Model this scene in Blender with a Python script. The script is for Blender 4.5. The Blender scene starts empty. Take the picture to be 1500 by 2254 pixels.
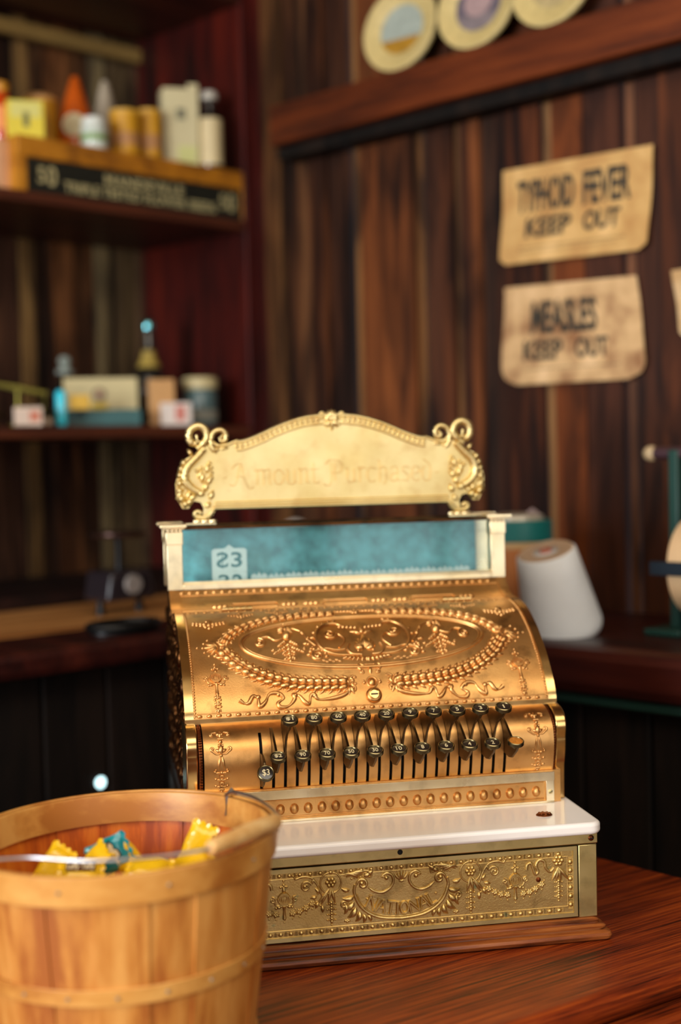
import bpy, math, random
import numpy as np
from mathutils import Vector, Matrix
random.seed(7)
PI = math.pi
C = bpy.context.scene.collection
sc = bpy.context.scene

# ------------------------------------------------------------------ camera
TZ = 0.74                      # table top height
CAMZ = TZ + 0.512
F, CX, CY = 3000.0, 750.0, 1127.0
ROLL, PITCH = 0.024, math.atan((1127.0 - 1000.0) / 3000.0)
_fw = np.array([0, math.cos(PITCH), -math.sin(PITCH)]); _r = np.array([1., 0, 0]); _u = np.cross(_r, _fw)
FW, RT, UP = _fw, math.cos(ROLL) * _r - math.sin(ROLL) * _u, math.sin(ROLL) * _r + math.cos(ROLL) * _u
cd = bpy.data.cameras.new('camera'); cam = bpy.data.objects.new('camera', cd); C.objects.link(cam)
cam.matrix_world = Matrix(((RT[0], UP[0], -FW[0], 0), (RT[1], UP[1], -FW[1], 0), (RT[2], UP[2], -FW[2], CAMZ), (0, 0, 0, 1)))
cd.sensor_fit = 'VERTICAL'; cd.sensor_height = 36.0; cd.lens = 36.0 * F / 2254.0
cd.clip_start = 0.05
cd.dof.use_dof = True; cd.dof.focus_distance = 1.415; cd.dof.aperture_fstop = 2.1
sc.camera = cam
# ------------------------------------------------------------------ light
sc.view_settings.view_transform = 'Standard'; sc.view_settings.look = 'None'
sc.view_settings.gamma = 1; sc.view_settings.use_curve_mapping = False
sc.view_settings.exposure = 0.75
world = bpy.data.worlds.new('world'); sc.world = world; world.use_nodes = True
bg = world.node_tree.nodes['Background']; bg.inputs[0].default_value = (0.75, 0.85, 1, 1); bg.inputs[1].default_value = 0.6
S2 = math.sqrt(.5)
K = np.array([-.175, 3.0, 0])            # the corner of the shop seen in the photo
DA = np.array([-S2, -S2, 0]); DB = np.array([-S2, S2, 0])   # along the left wall / into it
DT = np.array([S2, -S2, 0]); DW = np.array([-S2, -S2, 0])   # along the right wall / out of it
def LP(a, b, z): p = K + a * DA + b * DB; return (p[0], p[1], z)
def RP(t, w, z): p = K + t * DT + w * DW; return (p[0], p[1], z)
def area(name, loc, target, sx, sy, power, col):
    l = bpy.data.lights.new(name, 'AREA'); l.shape = 'RECTANGLE'; l.size = sx; l.size_y = sy; l.energy = power; l.color = col
    o = bpy.data.objects.new(name, l); C.objects.link(o); o.location = loc
    o.rotation_euler = (Vector(target) - Vector(loc)).to_track_quat('-Z', 'Y').to_euler()
    return o
ROOM = 5.0
# daylight through the wide window in the rear right wall (two lights) and the one in the rear left wall
_p = RP(ROOM + .1, 2.1, 1.55); _q = RP(0, 2.1, 1.55); area('window_daylight', _p, _q, 1.1, 1.7, 9, (1.0, .95, .87))
_p = RP(ROOM + .1, 3.35, 1.55); _q = RP(0, 3.35, 1.55); area('window_daylight', _p, _q, 1.1, 1.7, 9, (1.0, .95, .87))
_p = LP(ROOM + .1, -1.6, 1.6); _q = LP(0, -1.6, 1.6); area('window_daylight', _p, _q, 1.5, 1.5, 110, (.93, .96, 1.0))
# added area light overhead, unseen, for the bright bands on lid and keys
area('overhead_fill', (0.1, 0.45, 2.55), (0.05, 1.0, 1.0), 2.4, 1.8, 31, (1.0, .90, .74))

# ------------------------------------------------------------------ helpers
def lin(c):
    c = c / 255.0
    return c / 12.92 if c <= .04045 else ((c + .055) / 1.055) ** 2.4
def rgb(r, g, b): return (lin(r), lin(g), lin(b), 1)
class MB:
    def __init__(s): s.v = []; s.f = []; s.m = []
    def add(s, vs, fs, m=0):
        o = len(s.v); s.v += [tuple(map(float, p)) for p in vs]
        for f in fs: s.f.append([i + o for i in f]); s.m.append(m)
    def box(s, x0, x1, y0, y1, z0, z1, m=0, T=None):
        vs = [(x, y, z) for z in (z0, z1) for y in (y0, y1) for x in (x0, x1)]
        if T: vs = [T(*p) for p in vs]
        s.add(vs, [(0, 2, 3, 1), (4, 5, 7, 6), (0, 1, 5, 4), (2, 6, 7, 3), (0, 4, 6, 2), (1, 3, 7, 5)], m)
    def prism(s, poly, lo, hi, T, m=0):
        n = len(poly)
        s.add([T(p[0], p[1], lo) for p in poly] + [T(p[0], p[1], hi) for p in poly],
              [tuple(range(n))[::-1], tuple(range(n, 2 * n))] + [(i, (i + 1) % n, n + (i + 1) % n, n + i) for i in range(n)], m)
    def tube(s, path, r, n=8, m=0, closed=False):
        P = [Vector(p) for p in path]; N = len(P)
        rr = r if isinstance(r, (list, tuple)) else [r] * N
        up = Vector((0, 0, 1)); vs = []
        for i in range(N):
            a = P[(i - 1) % N] if (closed or i) else P[0]; b = P[(i + 1) % N] if (closed or i < N - 1) else P[-1]
            t = (b - a).normalized()
            sd = t.cross(up)
            if sd.length < .2: sd = t.cross(Vector((0, 1, 0)))
            sd.normalize(); u2 = sd.cross(t).normalized()
            for k in range(n):
                q = 2 * PI * k / n; vs.append(P[i] + sd * (math.cos(q) * rr[i]) + u2 * (math.sin(q) * rr[i]))
        fs = []
        for i in range(N if closed else N - 1):
            for k in range(n):
                j = (i + 1) % N; fs.append((i * n + k, i * n + (k + 1) % n, j * n + (k + 1) % n, j * n + k))
        if not closed: fs += [tuple(range(n))[::-1], tuple((N - 1) * n + k for k in range(n))]
        s.add(vs, fs, m)
    def lathe(s, prof, n=32, T=None, m=0, a0=0, a1=2 * PI, cap=True):
        full = abs(a1 - a0 - 2 * PI) < 1e-6; cnt = n if full else n + 1; vs = []; fs = []
        for (r, z) in prof:
            for k in range(cnt):
                q = a0 + (a1 - a0) * k / n; p = (r * math.cos(q), r * math.sin(q), z); vs.append(T(*p) if T else p)
        for i in range(len(prof) - 1):
            for k in range(n):
                k2 = (k + 1) % cnt; fs.append((i * cnt + k, i * cnt + k2, (i + 1) * cnt + k2, (i + 1) * cnt + k))
        if cap and full and prof[0][0] > 1e-6 and prof[0] != prof[-1]: fs.append(tuple(range(cnt))[::-1])
        if cap and full and prof[-1][0] > 1e-6 and prof[0] != prof[-1]: fs.append(tuple((len(prof) - 1) * cnt + k for k in range(cnt)))
        s.add(vs, fs, m)
    def ell(s, c, r, n=10, k=6, m=0):
        prof = [(max(1e-5, math.sin(PI * i / k)), -math.cos(PI * i / k)) for i in range(k + 1)]
        s.lathe(prof, n, lambda x, y, z: (c[0] + x * r[0], c[1] + y * r[1], c[2] + z * r[2]), m)
    def build(s, name, mats, parent=None, smooth=30, bevel=None, seg=2, label=None, cat=None, group=None, kind=None):
        me = bpy.data.meshes.new(name); me.from_pydata(s.v, [], s.f)
        for mt in (mats if isinstance(mats, (list, tuple)) else [mats]): me.materials.append(mt)
        me.polygons.foreach_set('material_index', s.m)
        if smooth:
            me.polygons.foreach_set('use_smooth', [True] * len(s.f))
            me.update(); me.set_sharp_from_angle(angle=math.radians(smooth))
        me.update(); o = bpy.data.objects.new(name, me); C.objects.link(o)
        if parent: o.parent = parent
        if bevel:
            b = o.modifiers.new('bevel', 'BEVEL'); b.width = bevel; b.segments = seg; b.limit_method = 'ANGLE'; b.angle_limit = math.radians(40)
        return tag(o, label, cat, group, kind)
def tag(o, label=None, cat=None, group=None, kind=None):
    if label: o['label'] = label
    if cat: o['category'] = cat
    if group: o['group'] = group
    if kind: o['kind'] = kind
    return o
def thing(name, label, cat, loc=(0, 0, 0), rotz=0, group=None):
    o = bpy.data.objects.new(name, None); C.objects.link(o); o.location = loc; o.rotation_euler = (0, 0, rotz)
    o.empty_display_size = .05
    return tag(o, label, cat, group)
def smooth_path(pts, k=5, closed=False):
    P = [np.array(p, float) for p in pts]; n = len(P); out = []
    for i in range(n if closed else n - 1):
        g = lambda j: P[j % n] if closed else P[min(max(j, 0), n - 1)]
        p0, p1, p2, p3 = g(i - 1), g(i), g(i + 1), g(i + 2)
        for q in range(k):
            t = q / k
            out.append(.5 * ((2 * p1) + (p2 - p0) * t + (2 * p0 - 5 * p1 + 4 * p2 - p3) * t * t + (3 * p1 - p0 - 3 * p2 + p3) * t ** 3))
    if not closed: out.append(P[-1])
    return [tuple(p) for p in out]
_tc = {}
def glyphs(txt, offset=0.0):
    """flat text as (verts, faces) in a box 0..w, 0..h normalised to height 1 (capitals)"""
    if (txt, offset) in _tc: return _tc[(txt, offset)]
    cu = bpy.data.curves.new('t', 'FONT'); cu.body = txt; cu.size = 1; cu.offset = offset; cu.resolution_u = 4
    o = bpy.data.objects.new('t', cu); C.objects.link(o); bpy.context.view_layer.update()
    me = bpy.data.meshes.new_from_object(o.evaluated_get(bpy.context.evaluated_depsgraph_get()))
    vs = [tuple(v.co) for v in me.vertices]; fs = [tuple(p.vertices) for p in me.polygons]
    ed = {}
    for f in fs:
        for i in range(len(f)):
            e = tuple(sorted((f[i], f[(i + 1) % len(f)]))); ed[e] = ed.get(e, 0) + 1
    rim = [e for e, c in ed.items() if c == 1]
    bpy.data.objects.remove(o); bpy.data.curves.remove(cu); bpy.data.meshes.remove(me)
    x0 = min(v[0] for v in vs); x1 = max(v[0] for v in vs); y0 = min(v[1] for v in vs); y1 = max(v[1] for v in vs)
    r = ([((v[0] - x0) / (x1 - x0), (v[1] - y0) / (y1 - y0)) for v in vs], fs, rim, (x1 - x0) / (y1 - y0)); _tc[(txt, offset)] = r
    return r
def put_text(mb, txt, x0, x1, y0, y1, T, m=0, h=.0003, offset=0.0):
    """T(a,b,h) places a point; the letters get a thin raised body of height h"""
    vs, fs, rim, _ = glyphs(txt, offset); n = len(vs)
    P = [(x0 + a * (x1 - x0), y0 + b * (y1 - y0)) for a, b in vs]
    mb.add([T(a, b, h) for a, b in P] + [T(a, b, 0) for a, b in P], list(fs) + [(a, b, b + n, a + n) for a, b in rim], m)
# ---- relief work on a surface given by T(a, b, h): a along, b up, h out of the surface
KR, KB = 1.35, 1.2      # boldness of the chasing
class Relief:
    def __init__(s, mb, T, m=0): s.mb = mb; s.T = T; s.m = m
    def ridge(s, pts, r, h=None, n=5):
        N = len(pts); R = [x * KR for x in (r if isinstance(r, (list, tuple)) else [r] * N)]
        vs = []; fs = []
        for i in range(N):
            a = pts[max(i - 1, 0)]; b = pts[min(i + 1, N - 1)]; dx, dy = b[0] - a[0], b[1] - a[1]; l = math.hypot(dx, dy) or 1e-9
            nx, ny = -dy / l, dx / l; hh = R[i] * 1.2 if h is None else 1.3 * h * R[i]
            for k in range(n + 1):
                q = PI * k / n; o = math.cos(q) * R[i]; vs.append(s.T(pts[i][0] + nx * o, pts[i][1] + ny * o, math.sin(q) * hh - .0001))
        m = n + 1
        for i in range(N - 1):
            for k in range(n): fs.append((i * m + k, (i + 1) * m + k, (i + 1) * m + k + 1, i * m + k + 1))
        fs += [tuple(range(m)), tuple((N - 1) * m + k for k in range(m))[::-1]]
        s.mb.add(vs, fs, s.m)
    def leaf(s, a, b, ang, L, W, h=.9, bend=0.0):
        N = 6; pts = []; R = []
        for i in range(N + 1):
            t = i / N; q = ang + bend * (t - .5); pts.append((a + math.cos(q) * L * t, b + math.sin(q) * L * t)); R.append(max(.00012, W * .5 * math.sin(PI * min(1, t * .92 + .04)) ** .8 * (1.15 - .5 * t)))
        s.ridge(pts, R, h)
    def bead(s, a, b, r, h=None, ry=None):
        ry = (ry or r) * KB; r = r * KB; h = (h * KB) if h else r * 1.0; n = 16 if r > .0032 else 8; vs = []; fs = []
        for j, q in enumerate((0.0, .5, 1.0)):
            c, w = math.cos(q * 1.25), math.sin(q * 1.25)
            for k in range(n): p = 2 * PI * k / n; vs.append(s.T(a + math.cos(p) * r * c, b + math.sin(p) * ry * c, h * w - .0001))
        vs.append(s.T(a, b, h))
        for j in range(2):
            for k in range(n): fs.append((j * n + k, j * n + (k + 1) % n, (j + 1) * n + (k + 1) % n, (j + 1) * n + k))
        fs += [(2 * n + k, 2 * n + (k + 1) % n, 3 * n) for k in range(n)]
        s.mb.add(vs, fs, s.m)
    def spiral(s, a, b, R, a0, turns, r0, d=1, tail=None, end=1.5):
        """volute around (a,b): starts at radius R, angle a0, winds inwards; tail = points leading into it"""
        N = int(14 * turns) + 2; pts = [tuple(p) for p in tail] if tail else []
        for i in range(N):
            t = i / (N - 1); q = a0 + d * 2 * PI * turns * t; rr = R * (1 - .78 * t); pts.append((a + math.cos(q) * rr, b + math.sin(q) * rr))
        if tail: pts = smooth_path(pts[:len(tail) + 1], 4)[:-1] + pts[len(tail):]
        M = len(pts); s.ridge(pts, [r0 * (.45 + .55 * math.sin(PI * min(1, .15 + .8 * i / M))) for i in range(M)])
        s.bead(pts[-1][0], pts[-1][1], r0 * end)
    def floret(s, a, b, r, ang=0):
        for k in range(3): q = ang + (k - 1) * 1.1; s.leaf(a, b, q, r * 1.5, r * .9)
        s.bead(a, b, r * .45)
    def rosette(s, a, b, r, n=6):
        for k in range(n): q = 2 * PI * k / n; s.bead(a + math.cos(q) * r * .62, b + math.sin(q) * r * .62, r * .36)
        s.bead(a, b, r * .32, r * .5)
    def tassel(s, a, b, L, n=4):
        """a hanging string of small florets"""
        for k in range(n):
            y = b - L * k / n; r = L / n * .42
            s.bead(a, y, r * .8); s.leaf(a, y - r * .3, -PI / 2, L / n, r * 1.2); s.leaf(a, y, -.5, r * 1.9, r * .8); s.leaf(a, y, PI + .5, r * 1.9, r * .8)
            s.bead(a + r * 1.9, y - r * .6, r * .4); s.bead(a - r * 1.9, y - r * .6, r * .4)
        s.bead(a, b - L - .0008, .0011)
    def urn(s, a, b, k=1.0, sw=True):
        """onion-shaped urn with finial, side volutes, stem"""
        s.bead(a, b + .020 * k, .0014 * k); s.bead(a, b + .0155 * k, .0017 * k)
        for d in (-1, 1): s.bead(a + d * .0034 * k, b + .0132 * k, .0014 * k); s.leaf(a, b + .0125 * k, PI / 2 + d * .9, .004 * k, .002 * k)
        s.leaf(a, b + .0055 * k, PI / 2, .009 * k, .0034 * k)
        s.bead(a, b + .0002, .0050 * k, .0022 * k, .0058 * k)
        for j in range(-3, 4):
            x = j / 3.0; pts = [(a + x * .0062 * k * math.sin(PI * (t * .9 + .05)) ** .8, b + (-.0065 + .0135 * t) * k) for t in [i / 6 for i in range(7)]]
            s.ridge(pts, .0011 * k, 1.6)
        s.ridge([(a - .004 * k, b - .0075 * k), (a + .004 * k, b - .0075 * k)], .0011 * k)
        s.ridge([(a, b - .008 * k), (a, b - .012 * k), (a, b - .021 * k)], [.0018 * k, .0011 * k, .0017 * k]); s.bead(a, b - .0215 * k, .0019 * k); s.bead(a, b - .026 * k, .0009 * k)
        for d in (-1, 1):
            s.spiral(a + d * .0125 * k, b - .0005 * k, .0034 * k, PI / 2 if d > 0 else PI / 2, 1.1, .0009 * k, d, tail=[(a + d * .004 * k, b - .006 * k), (a + d * .009 * k, b - .0065 * k), (a + d * .0155 * k, b - .004 * k)][:2])
            s.leaf(a + d * .003 * k, b - .0085 * k, PI / 2 - d * (PI / 2 + .1), .0065 * k, .0032 * k); s.bead(a + d * .009 * k, b - .0095 * k, .0015 * k)
def spaced(path, step):
    out = []; acc = 0; P = path
    for i in range(len(P) - 1):
        dx, dy = P[i + 1][0] - P[i][0], P[i + 1][1] - P[i][1]; l = math.hypot(dx, dy)
        while acc <= l and l > 0:
            t = acc / l; out.append((P[i][0] + dx * t, P[i][1] + dy * t, math.atan2(dy, dx))); acc += step
        acc -= l
    return out

# ------------------------------------------------------------------ materials
def mat(name): m = bpy.data.materials.new(name); m.use_nodes = True; return m, m.node_tree.nodes, m.node_tree.links, m.node_tree.nodes['Principled BSDF']
def plain(name, col, rough=.6, metal=0, coat=0, noise=.0, nscale=30, bump=0, bscale=200, emis=None, spec=.5):
    m, n, l, b = mat(name); b.inputs['Roughness'].default_value = rough; b.inputs['Metallic'].default_value = metal
    b.inputs['Base Color'].default_value = col; b.inputs['Coat Weight'].default_value = coat; b.inputs['Specular IOR Level'].default_value = spec
    tc = n.new('ShaderNodeTexCoord')
    if noise:
        t = n.new('ShaderNodeTexNoise'); t.inputs['Scale'].default_value = nscale; t.inputs['Detail'].default_value = 6; l.new(tc.outputs['Object'], t.inputs['Vector'])
        r = n.new('ShaderNodeValToRGB'); r.color_ramp.elements[0].position = .3; r.color_ramp.elements[1].position = .7
        r.color_ramp.elements[0].color = tuple(c * (1 - noise) for c in col[:3]) + (1,); r.color_ramp.elements[1].color = tuple(min(1, c * (1 + noise * .6)) for c in col[:3]) + (1,)
        l.new(t.outputs['Fac'], r.inputs[0]); l.new(r.outputs[0], b.inputs['Base Color'])
    if bump:
        t = n.new('ShaderNodeTexNoise'); t.inputs['Scale'].default_value = bscale; t.inputs['Detail'].default_value = 3; l.new(tc.outputs['Object'], t.inputs['Vector'])
        bp = n.new('ShaderNodeBump'); bp.inputs['Strength'].default_value = bump; bp.inputs['Distance'].default_value = .001; l.new(t.outputs['Fac'], bp.inputs['Height']); l.new(bp.outputs[0], b.inputs['Normal'])
    if emis: b.inputs['Emission Color'].default_value = col; b.inputs['Emission Strength'].default_value = emis
    return m
def metal(name, c1, c2, rough=.3, patina=(60, 38, 20), pat=.35, leather=0.0, lscale=900, green=0.0, rvar=.1):
    """aged brass: base colour drifting between c1 and c2, brown tarnish blotches, optional pebbled field"""
    m, n, l, b = mat(name); b.inputs['Metallic'].default_value = 1.0
    tc = n.new('ShaderNodeTexCoord')
    def noise(sc_, det=4):
        t = n.new('ShaderNodeTexNoise'); t.inputs['Scale'].default_value = sc_; t.inputs['Detail'].default_value = det; l.new(tc.outputs['Object'], t.inputs['Vector']); return t
    def mix(fac, a, bb):
        x = n.new('ShaderNodeMix'); x.data_type = 'RGBA'; l.new(fac, x.inputs[0])
        for i, s_ in ((6, a), (7, bb)):
            if isinstance(s_, tuple): x.inputs[i].default_value = s_
            else: l.new(s_, x.inputs[i])
        return x.outputs[2]
    def ramp(src, lo, hi):
        r = n.new('ShaderNodeMapRange'); r.inputs[1].default_value = lo; r.inputs[2].default_value = hi; l.new(src, r.inputs[0]); return r.outputs[0]
    col = mix(ramp(noise(14).outputs['Fac'], .35, .65), rgb(*c1), rgb(*c2))
    p = ramp(noise(55, 8).outputs['Fac'], .52, .74); pm = n.new('ShaderNodeMath'); pm.operation = 'MULTIPLY'; l.new(p, pm.inputs[0]); pm.inputs[1].default_value = pat
    col = mix(pm.outputs[0], col, rgb(*patina))
    if green:
        g = ramp(noise(38, 7).outputs['Fac'], .68, .74); gm = n.new('ShaderNodeMath'); gm.operation = 'MULTIPLY'; l.new(g, gm.inputs[0]); gm.inputs[1].default_value = green
        col = mix(gm.outputs[0], col, rgb(95, 150, 120))
    l.new(col, b.inputs['Base Color'])
    rr = n.new('ShaderNodeMapRange'); l.new(noise(30, 6).outputs['Fac'], rr.inputs[0]); rr.inputs[3].default_value = rough - rvar; rr.inputs[4].default_value = rough + rvar; l.new(rr.outputs[0], b.inputs['Roughness'])
    if leather:
        t = noise(lscale, 2); bp = n.new('ShaderNodeBump'); bp.inputs['Strength'].default_value = leather; bp.inputs['Distance'].default_value = .0006; l.new(t.outputs['Fac'], bp.inputs['Height']); l.new(bp.outputs[0], b.inputs['Normal'])
    return m
def wood(name, dark, mid, light, ax=0, scale=6.0, rough=.45, coat=0.0, stretch=14.0, attr=False, bump=.15, ring=.5, spec=.5, rot=0):
    """wood with the grain along object axis ax; attr=True multiplies by the colour stored per board"""
    m, n, l, b = mat(name); b.inputs['Roughness'].default_value = rough; b.inputs['Coat Weight'].default_value = coat; b.inputs['Coat Roughness'].default_value = .25; b.inputs['Specular IOR Level'].default_value = spec
    tc = n.new('ShaderNodeTexCoord'); vr = n.new('ShaderNodeVectorRotate'); vr.rotation_type = 'Z_AXIS'; vr.inputs['Angle'].default_value = rot; l.new(tc.outputs['Object'], vr.inputs['Vector'])
    mp = n.new('ShaderNodeMapping'); l.new(vr.outputs[0], mp.inputs[0])
    sv = [scale * stretch] * 3; sv[ax] = scale; mp.inputs['Scale'].default_value = sv
    t1 = n.new('ShaderNodeTexNoise'); t1.inputs['Scale'].default_value = 1; t1.inputs['Detail'].default_value = 8; t1.inputs['Roughness'].default_value = .65; l.new(mp.outputs[0], t1.inputs['Vector'])
    mp2 = n.new('ShaderNodeMapping'); l.new(vr.outputs[0], mp2.inputs[0]); s2 = [scale * 2.2] * 3; s2[ax] = scale * .35; mp2.inputs['Scale'].default_value = s2
    t2 = n.new('ShaderNodeTexNoise'); t2.inputs['Scale'].default_value = 1; t2.inputs['Detail'].default_value = 3; l.new(mp2.outputs[0], t2.inputs['Vector'])
    ad = n.new('ShaderNodeMath'); ad.operation = 'MULTIPLY_ADD'; l.new(t2.outputs['Fac'], ad.inputs[0]); ad.inputs[1].default_value = ring
    l.new(t1.outputs['Fac'], ad.inputs[2])
    sb = n.new('ShaderNodeMath'); sb.operation = 'SUBTRACT'; l.new(ad.outputs[0], sb.inputs[0]); sb.inputs[1].default_value = ring * .5
    r = n.new('ShaderNodeValToRGB'); e = r.color_ramp.elements; e[0].position = .34; e[0].color = rgb(*dark); e[1].position = .68; e[1].color = rgb(*light)
    x = e.new(.5); x.color = rgb(*mid); l.new(sb.outputs[0], r.inputs[0]); out = r.outputs[0]
    if attr:
        a = n.new('ShaderNodeVertexColor'); a.layer_name = 'board'
        mx = n.new('ShaderNodeMix'); mx.data_type = 'RGBA'; mx.blend_type = 'MULTIPLY'; mx.inputs[0].default_value = 1; l.new(out, mx.inputs[6]); l.new(a.outputs[0], mx.inputs[7]); out = mx.outputs[2]
        # weathered dark streaks and knots in the old boards
        mp3 = n.new('ShaderNodeMapping'); l.new(tc.outputs['Object'], mp3.inputs[0]); mp3.inputs['Scale'].default_value = (17, 17, 3.2)
        t3 = n.new('ShaderNodeTexNoise'); t3.inputs['Scale'].default_value = 1; t3.inputs['Detail'].default_value = 5; t3.inputs['Distortion'].default_value = .8; l.new(mp3.outputs[0], t3.inputs['Vector'])
        r3 = n.new('ShaderNodeValToRGB'); e3 = r3.color_ramp.elements; e3[0].position = .36; e3[0].color = (.22, .21, .24, 1); e3[1].position = .56; e3[1].color = (.86, .83, .80, 1); x3 = e3.new(.72); x3.color = (1.0, .98, .92, 1); l.new(t3.outputs['Fac'], r3.inputs[0])
        my = n.new('ShaderNodeMix'); my.data_type = 'RGBA'; my.blend_type = 'MULTIPLY'; my.inputs[0].default_value = 1; l.new(out, my.inputs[6]); l.new(r3.outputs[0], my.inputs[7]); out = my.outputs[2]
    l.new(out, b.inputs['Base Color'])
    if bump:
        bp = n.new('ShaderNodeBump'); bp.inputs['Strength'].default_value = bump; bp.inputs['Distance'].default_value = .001; l.new(t1.outputs['Fac'], bp.inputs['Height']); l.new(bp.outputs[0], b.inputs['Normal'])
    return m
M = {}
M['gold'] = metal('bronze_gold', (224, 174, 108), (206, 150, 86), .42, pat=.5, leather=.34)
M['gold2'] = metal('bronze_gold_smooth', (226, 176, 112), (208, 152, 88), .38, pat=.35, leather=.18, lscale=1400)
M['brass'] = metal('pale_brass', (234, 200, 138), (216, 176, 108), .22, pat=.3)
M['lit_brass'] = metal('lit_brass', (250, 234, 196), (236, 214, 166), .30, pat=.2)  # paler brass, its white highlights put into the colour
M['pale'] = metal('topper_brass', (240, 219, 160), (224, 199, 134), .42, patina=(190, 130, 66), pat=.25)
M['drawer'] = metal('drawer_brass', (226, 198, 132), (206, 174, 106), .42, patina=(80, 55, 25), pat=.5, leather=.3, lscale=700, green=.7)
M['olive'] = metal('dull_brass', (222, 204, 146), (204, 184, 124), .42, pat=.25)
M['copper'] = metal('rope_copper', (150, 84, 46), (110, 62, 34), .4, pat=.4)
M['steel'] = metal('dark_lever', (112, 92, 66), (84, 68, 48), .33, patina=(40, 30, 20), pat=.5)
M['capm'] = metal('key_cap_metal', (112, 104, 78), (92, 84, 60), .35, patina=(50, 44, 30), pat=.4)
M['capring'] = metal('key_ring', (176, 158, 112), (150, 132, 90), .3, pat=.3)
M['capface'] = plain('key_face', rgb(38, 30, 26), .3, coat=.6)
M['capor'] = plain('key_face_orange', rgb(196, 120, 42), .35, coat=.5, noise=.35, nscale=400)
M['cream'] = plain('numeral', rgb(214, 196, 150), .5)
M['side'] = metal('side_casting', (104, 66, 34), (60, 38, 22), .4, patina=(20, 14, 10), pat=.7, leather=.8, lscale=160)
M['black'] = plain('black_inside', rgb(8, 8, 8), .7)
M['marble'] = plain('white_marble', rgb(250, 244, 238), .22, coat=.25, noise=.03, nscale=20)
M['darkwood'] = wood('base_oak', (60, 26, 10), (130, 66, 28), (166, 96, 44), 0, 9, .36, .15, 16, spec=.35)
M['table'] = wood('table_oak', (42, 13, 5), (122, 44, 13), (166, 74, 22), 0, 8, .40, .04, 34, ring=.4, spec=.3)
def board_colors(o, cols):
    """cols: one colour per face"""
    ca = o.data.color_attributes.new('board', 'FLOAT_COLOR', 'CORNER'); i = 0
    for p, c in zip(o.data.polygons, cols):
        for _ in range(p.loop_total): ca.data[i].color = c; i += 1

# ------------------------------------------------------------------ the room
M['barn'] = wood('barn_wood', (120, 110, 105), (215, 208, 200), (255, 252, 248), 2, 2.4, .6, 0, 16, attr=True, ring=1.1, spec=.25)
M['rough'] = wood('rough_boards', (110, 82, 54), (150, 116, 78), (176, 142, 100), 2, 2.0, .8, 0, 12)
M['redwood'] = wood('dark_red_wood', (30, 6, 4), (66, 13, 7), (92, 24, 9), 2, 3, .5, .1, 10, spec=.3)
M['shelfwood'] = wood('shelf_wood', (36, 15, 9), (70, 32, 18), (90, 44, 24), 0, 3, .5, .1, 12, spec=.3, rot=-PI / 4)
M['beam'] = wood('beam_wood', (48, 18, 6), (98, 42, 12), (124, 58, 20), 0, 2.4, .55, 0, 12, spec=.25, rot=PI / 4)
def board_wall(name, spec, T, z0, z1, thick=.02, kind='structure'):
    mb = MB(); cols = []
    for (x0, x1, c, out) in spec:
        n0 = len(mb.f); mb.box(x0, x1, 0, 1, 0, 1, 0, lambda x, y, z: T(x, (out if y else -thick), z0 + z * (z1 - z0))); cols += [rgb(*c)] * (len(mb.f) - n0)
    o = mb.build(name, M['barn'], smooth=0, kind=kind); board_colors(o, cols); return o
def filler(rng, x, xe, base, wmin=.07, wmax=.16):
    out = []
    while x < xe:
        w = rng.uniform(wmin, wmax); k = rng.uniform(.6, 1.15); out.append((x, x + w - .003, tuple(min(255, v * k) for v in base), rng.uniform(0, .006))); x += w
    return out
rng = random.Random(3)
# right wall: boards measured along the wall from the corner
RW = [(-.03, .045, (103, 58, 34)), (.045, .09, (116, 76, 39)), (.09, .105, (168, 120, 68)), (.105, .15, (107, 66, 37)), (.15, .185, (143, 98, 61)), (.185, .235, (116, 66, 34)), (.235, .30, (87, 50, 30)),
      (.315, .332, (183, 134, 79)), (.332, .475, (150, 84, 39)), (.475, .495, (170, 118, 65)), (.505, .545, (82, 46, 29)), (.545, .575, (107, 58, 30)), (.575, .59, (168, 122, 75)), (.59, .615, (96, 52, 29)),
      (.615, .64, (150, 86, 43)), (.64, .672, (80, 54, 41)), (.672, .70, (78, 42, 25)), (.70, .775, (118, 60, 27)), (.78, .80, (188, 142, 91)), (.80, .868, (136, 68, 25)), (.872, .945, (87, 46, 29)), (.95, .97, (143, 96, 68)), (.975, 1.02, (80, 42, 25)), (1.02, 1.09, (107, 54, 24))]
spec = [(a, b - .002, c, .004 * (i % 3)) for i, (a, b, c) in enumerate(RW)] + filler(rng, 1.09, ROOM + .1, (92, 56, 36))
spec = [(x0, x1, tuple(v * .78 + w * .2 for v, w in zip(c, (88, 58, 38))), o_) for (x0, x1, c, o_) in spec]
board_wall('wall_right', spec, RP, 0, 2.6)
# left wall: seen between the shelves
LW = [(-.02, .03, (144, 115, 88)), (.03, .085, (117, 98, 69)), (.085, .10, (72, 55, 40)), (.10, .145, (180, 163, 120)), (.145, .20, (124, 84, 52)), (.20, .27, (151, 100, 60)), (.27, .305, (108, 76, 50)), (.305, .345, (177, 141, 88)), (.345, .385, (84, 55, 40)), (.385, .45, (100, 67, 48))]
spec = [(a, b - .003, c, .003 * (i % 2)) for i, (a, b, c) in enumerate(LW)] + filler(rng, .45, ROOM + .1, (92, 66, 44))
board_wall('wall_left', spec, lambda a, w, z: LP(a, .40 - w, z), 0, 2.6)
mb = MB(); mb.box(-.03, .0, -.0, .40, 0, 2.6, 0, LP); mb.box(-.03, 0.0, -.035, .0, 0, 2.6, 0, LP)
mb.build('trim_1', M['redwood'], smooth=0, kind='structure')
mb = MB(); mb.box(-.1, ROOM + .1, -ROOM - .1, .5, -.05, 0, 0, LP); mb.build('floor', M['rough'], smooth=0, kind='structure')
mb = MB(); mb.box(-.1, ROOM + .1, -ROOM - .1, .5, 2.6, 2.65, 0, LP); mb.build('ceiling', M['rough'], smooth=0, kind='structure')
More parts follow.
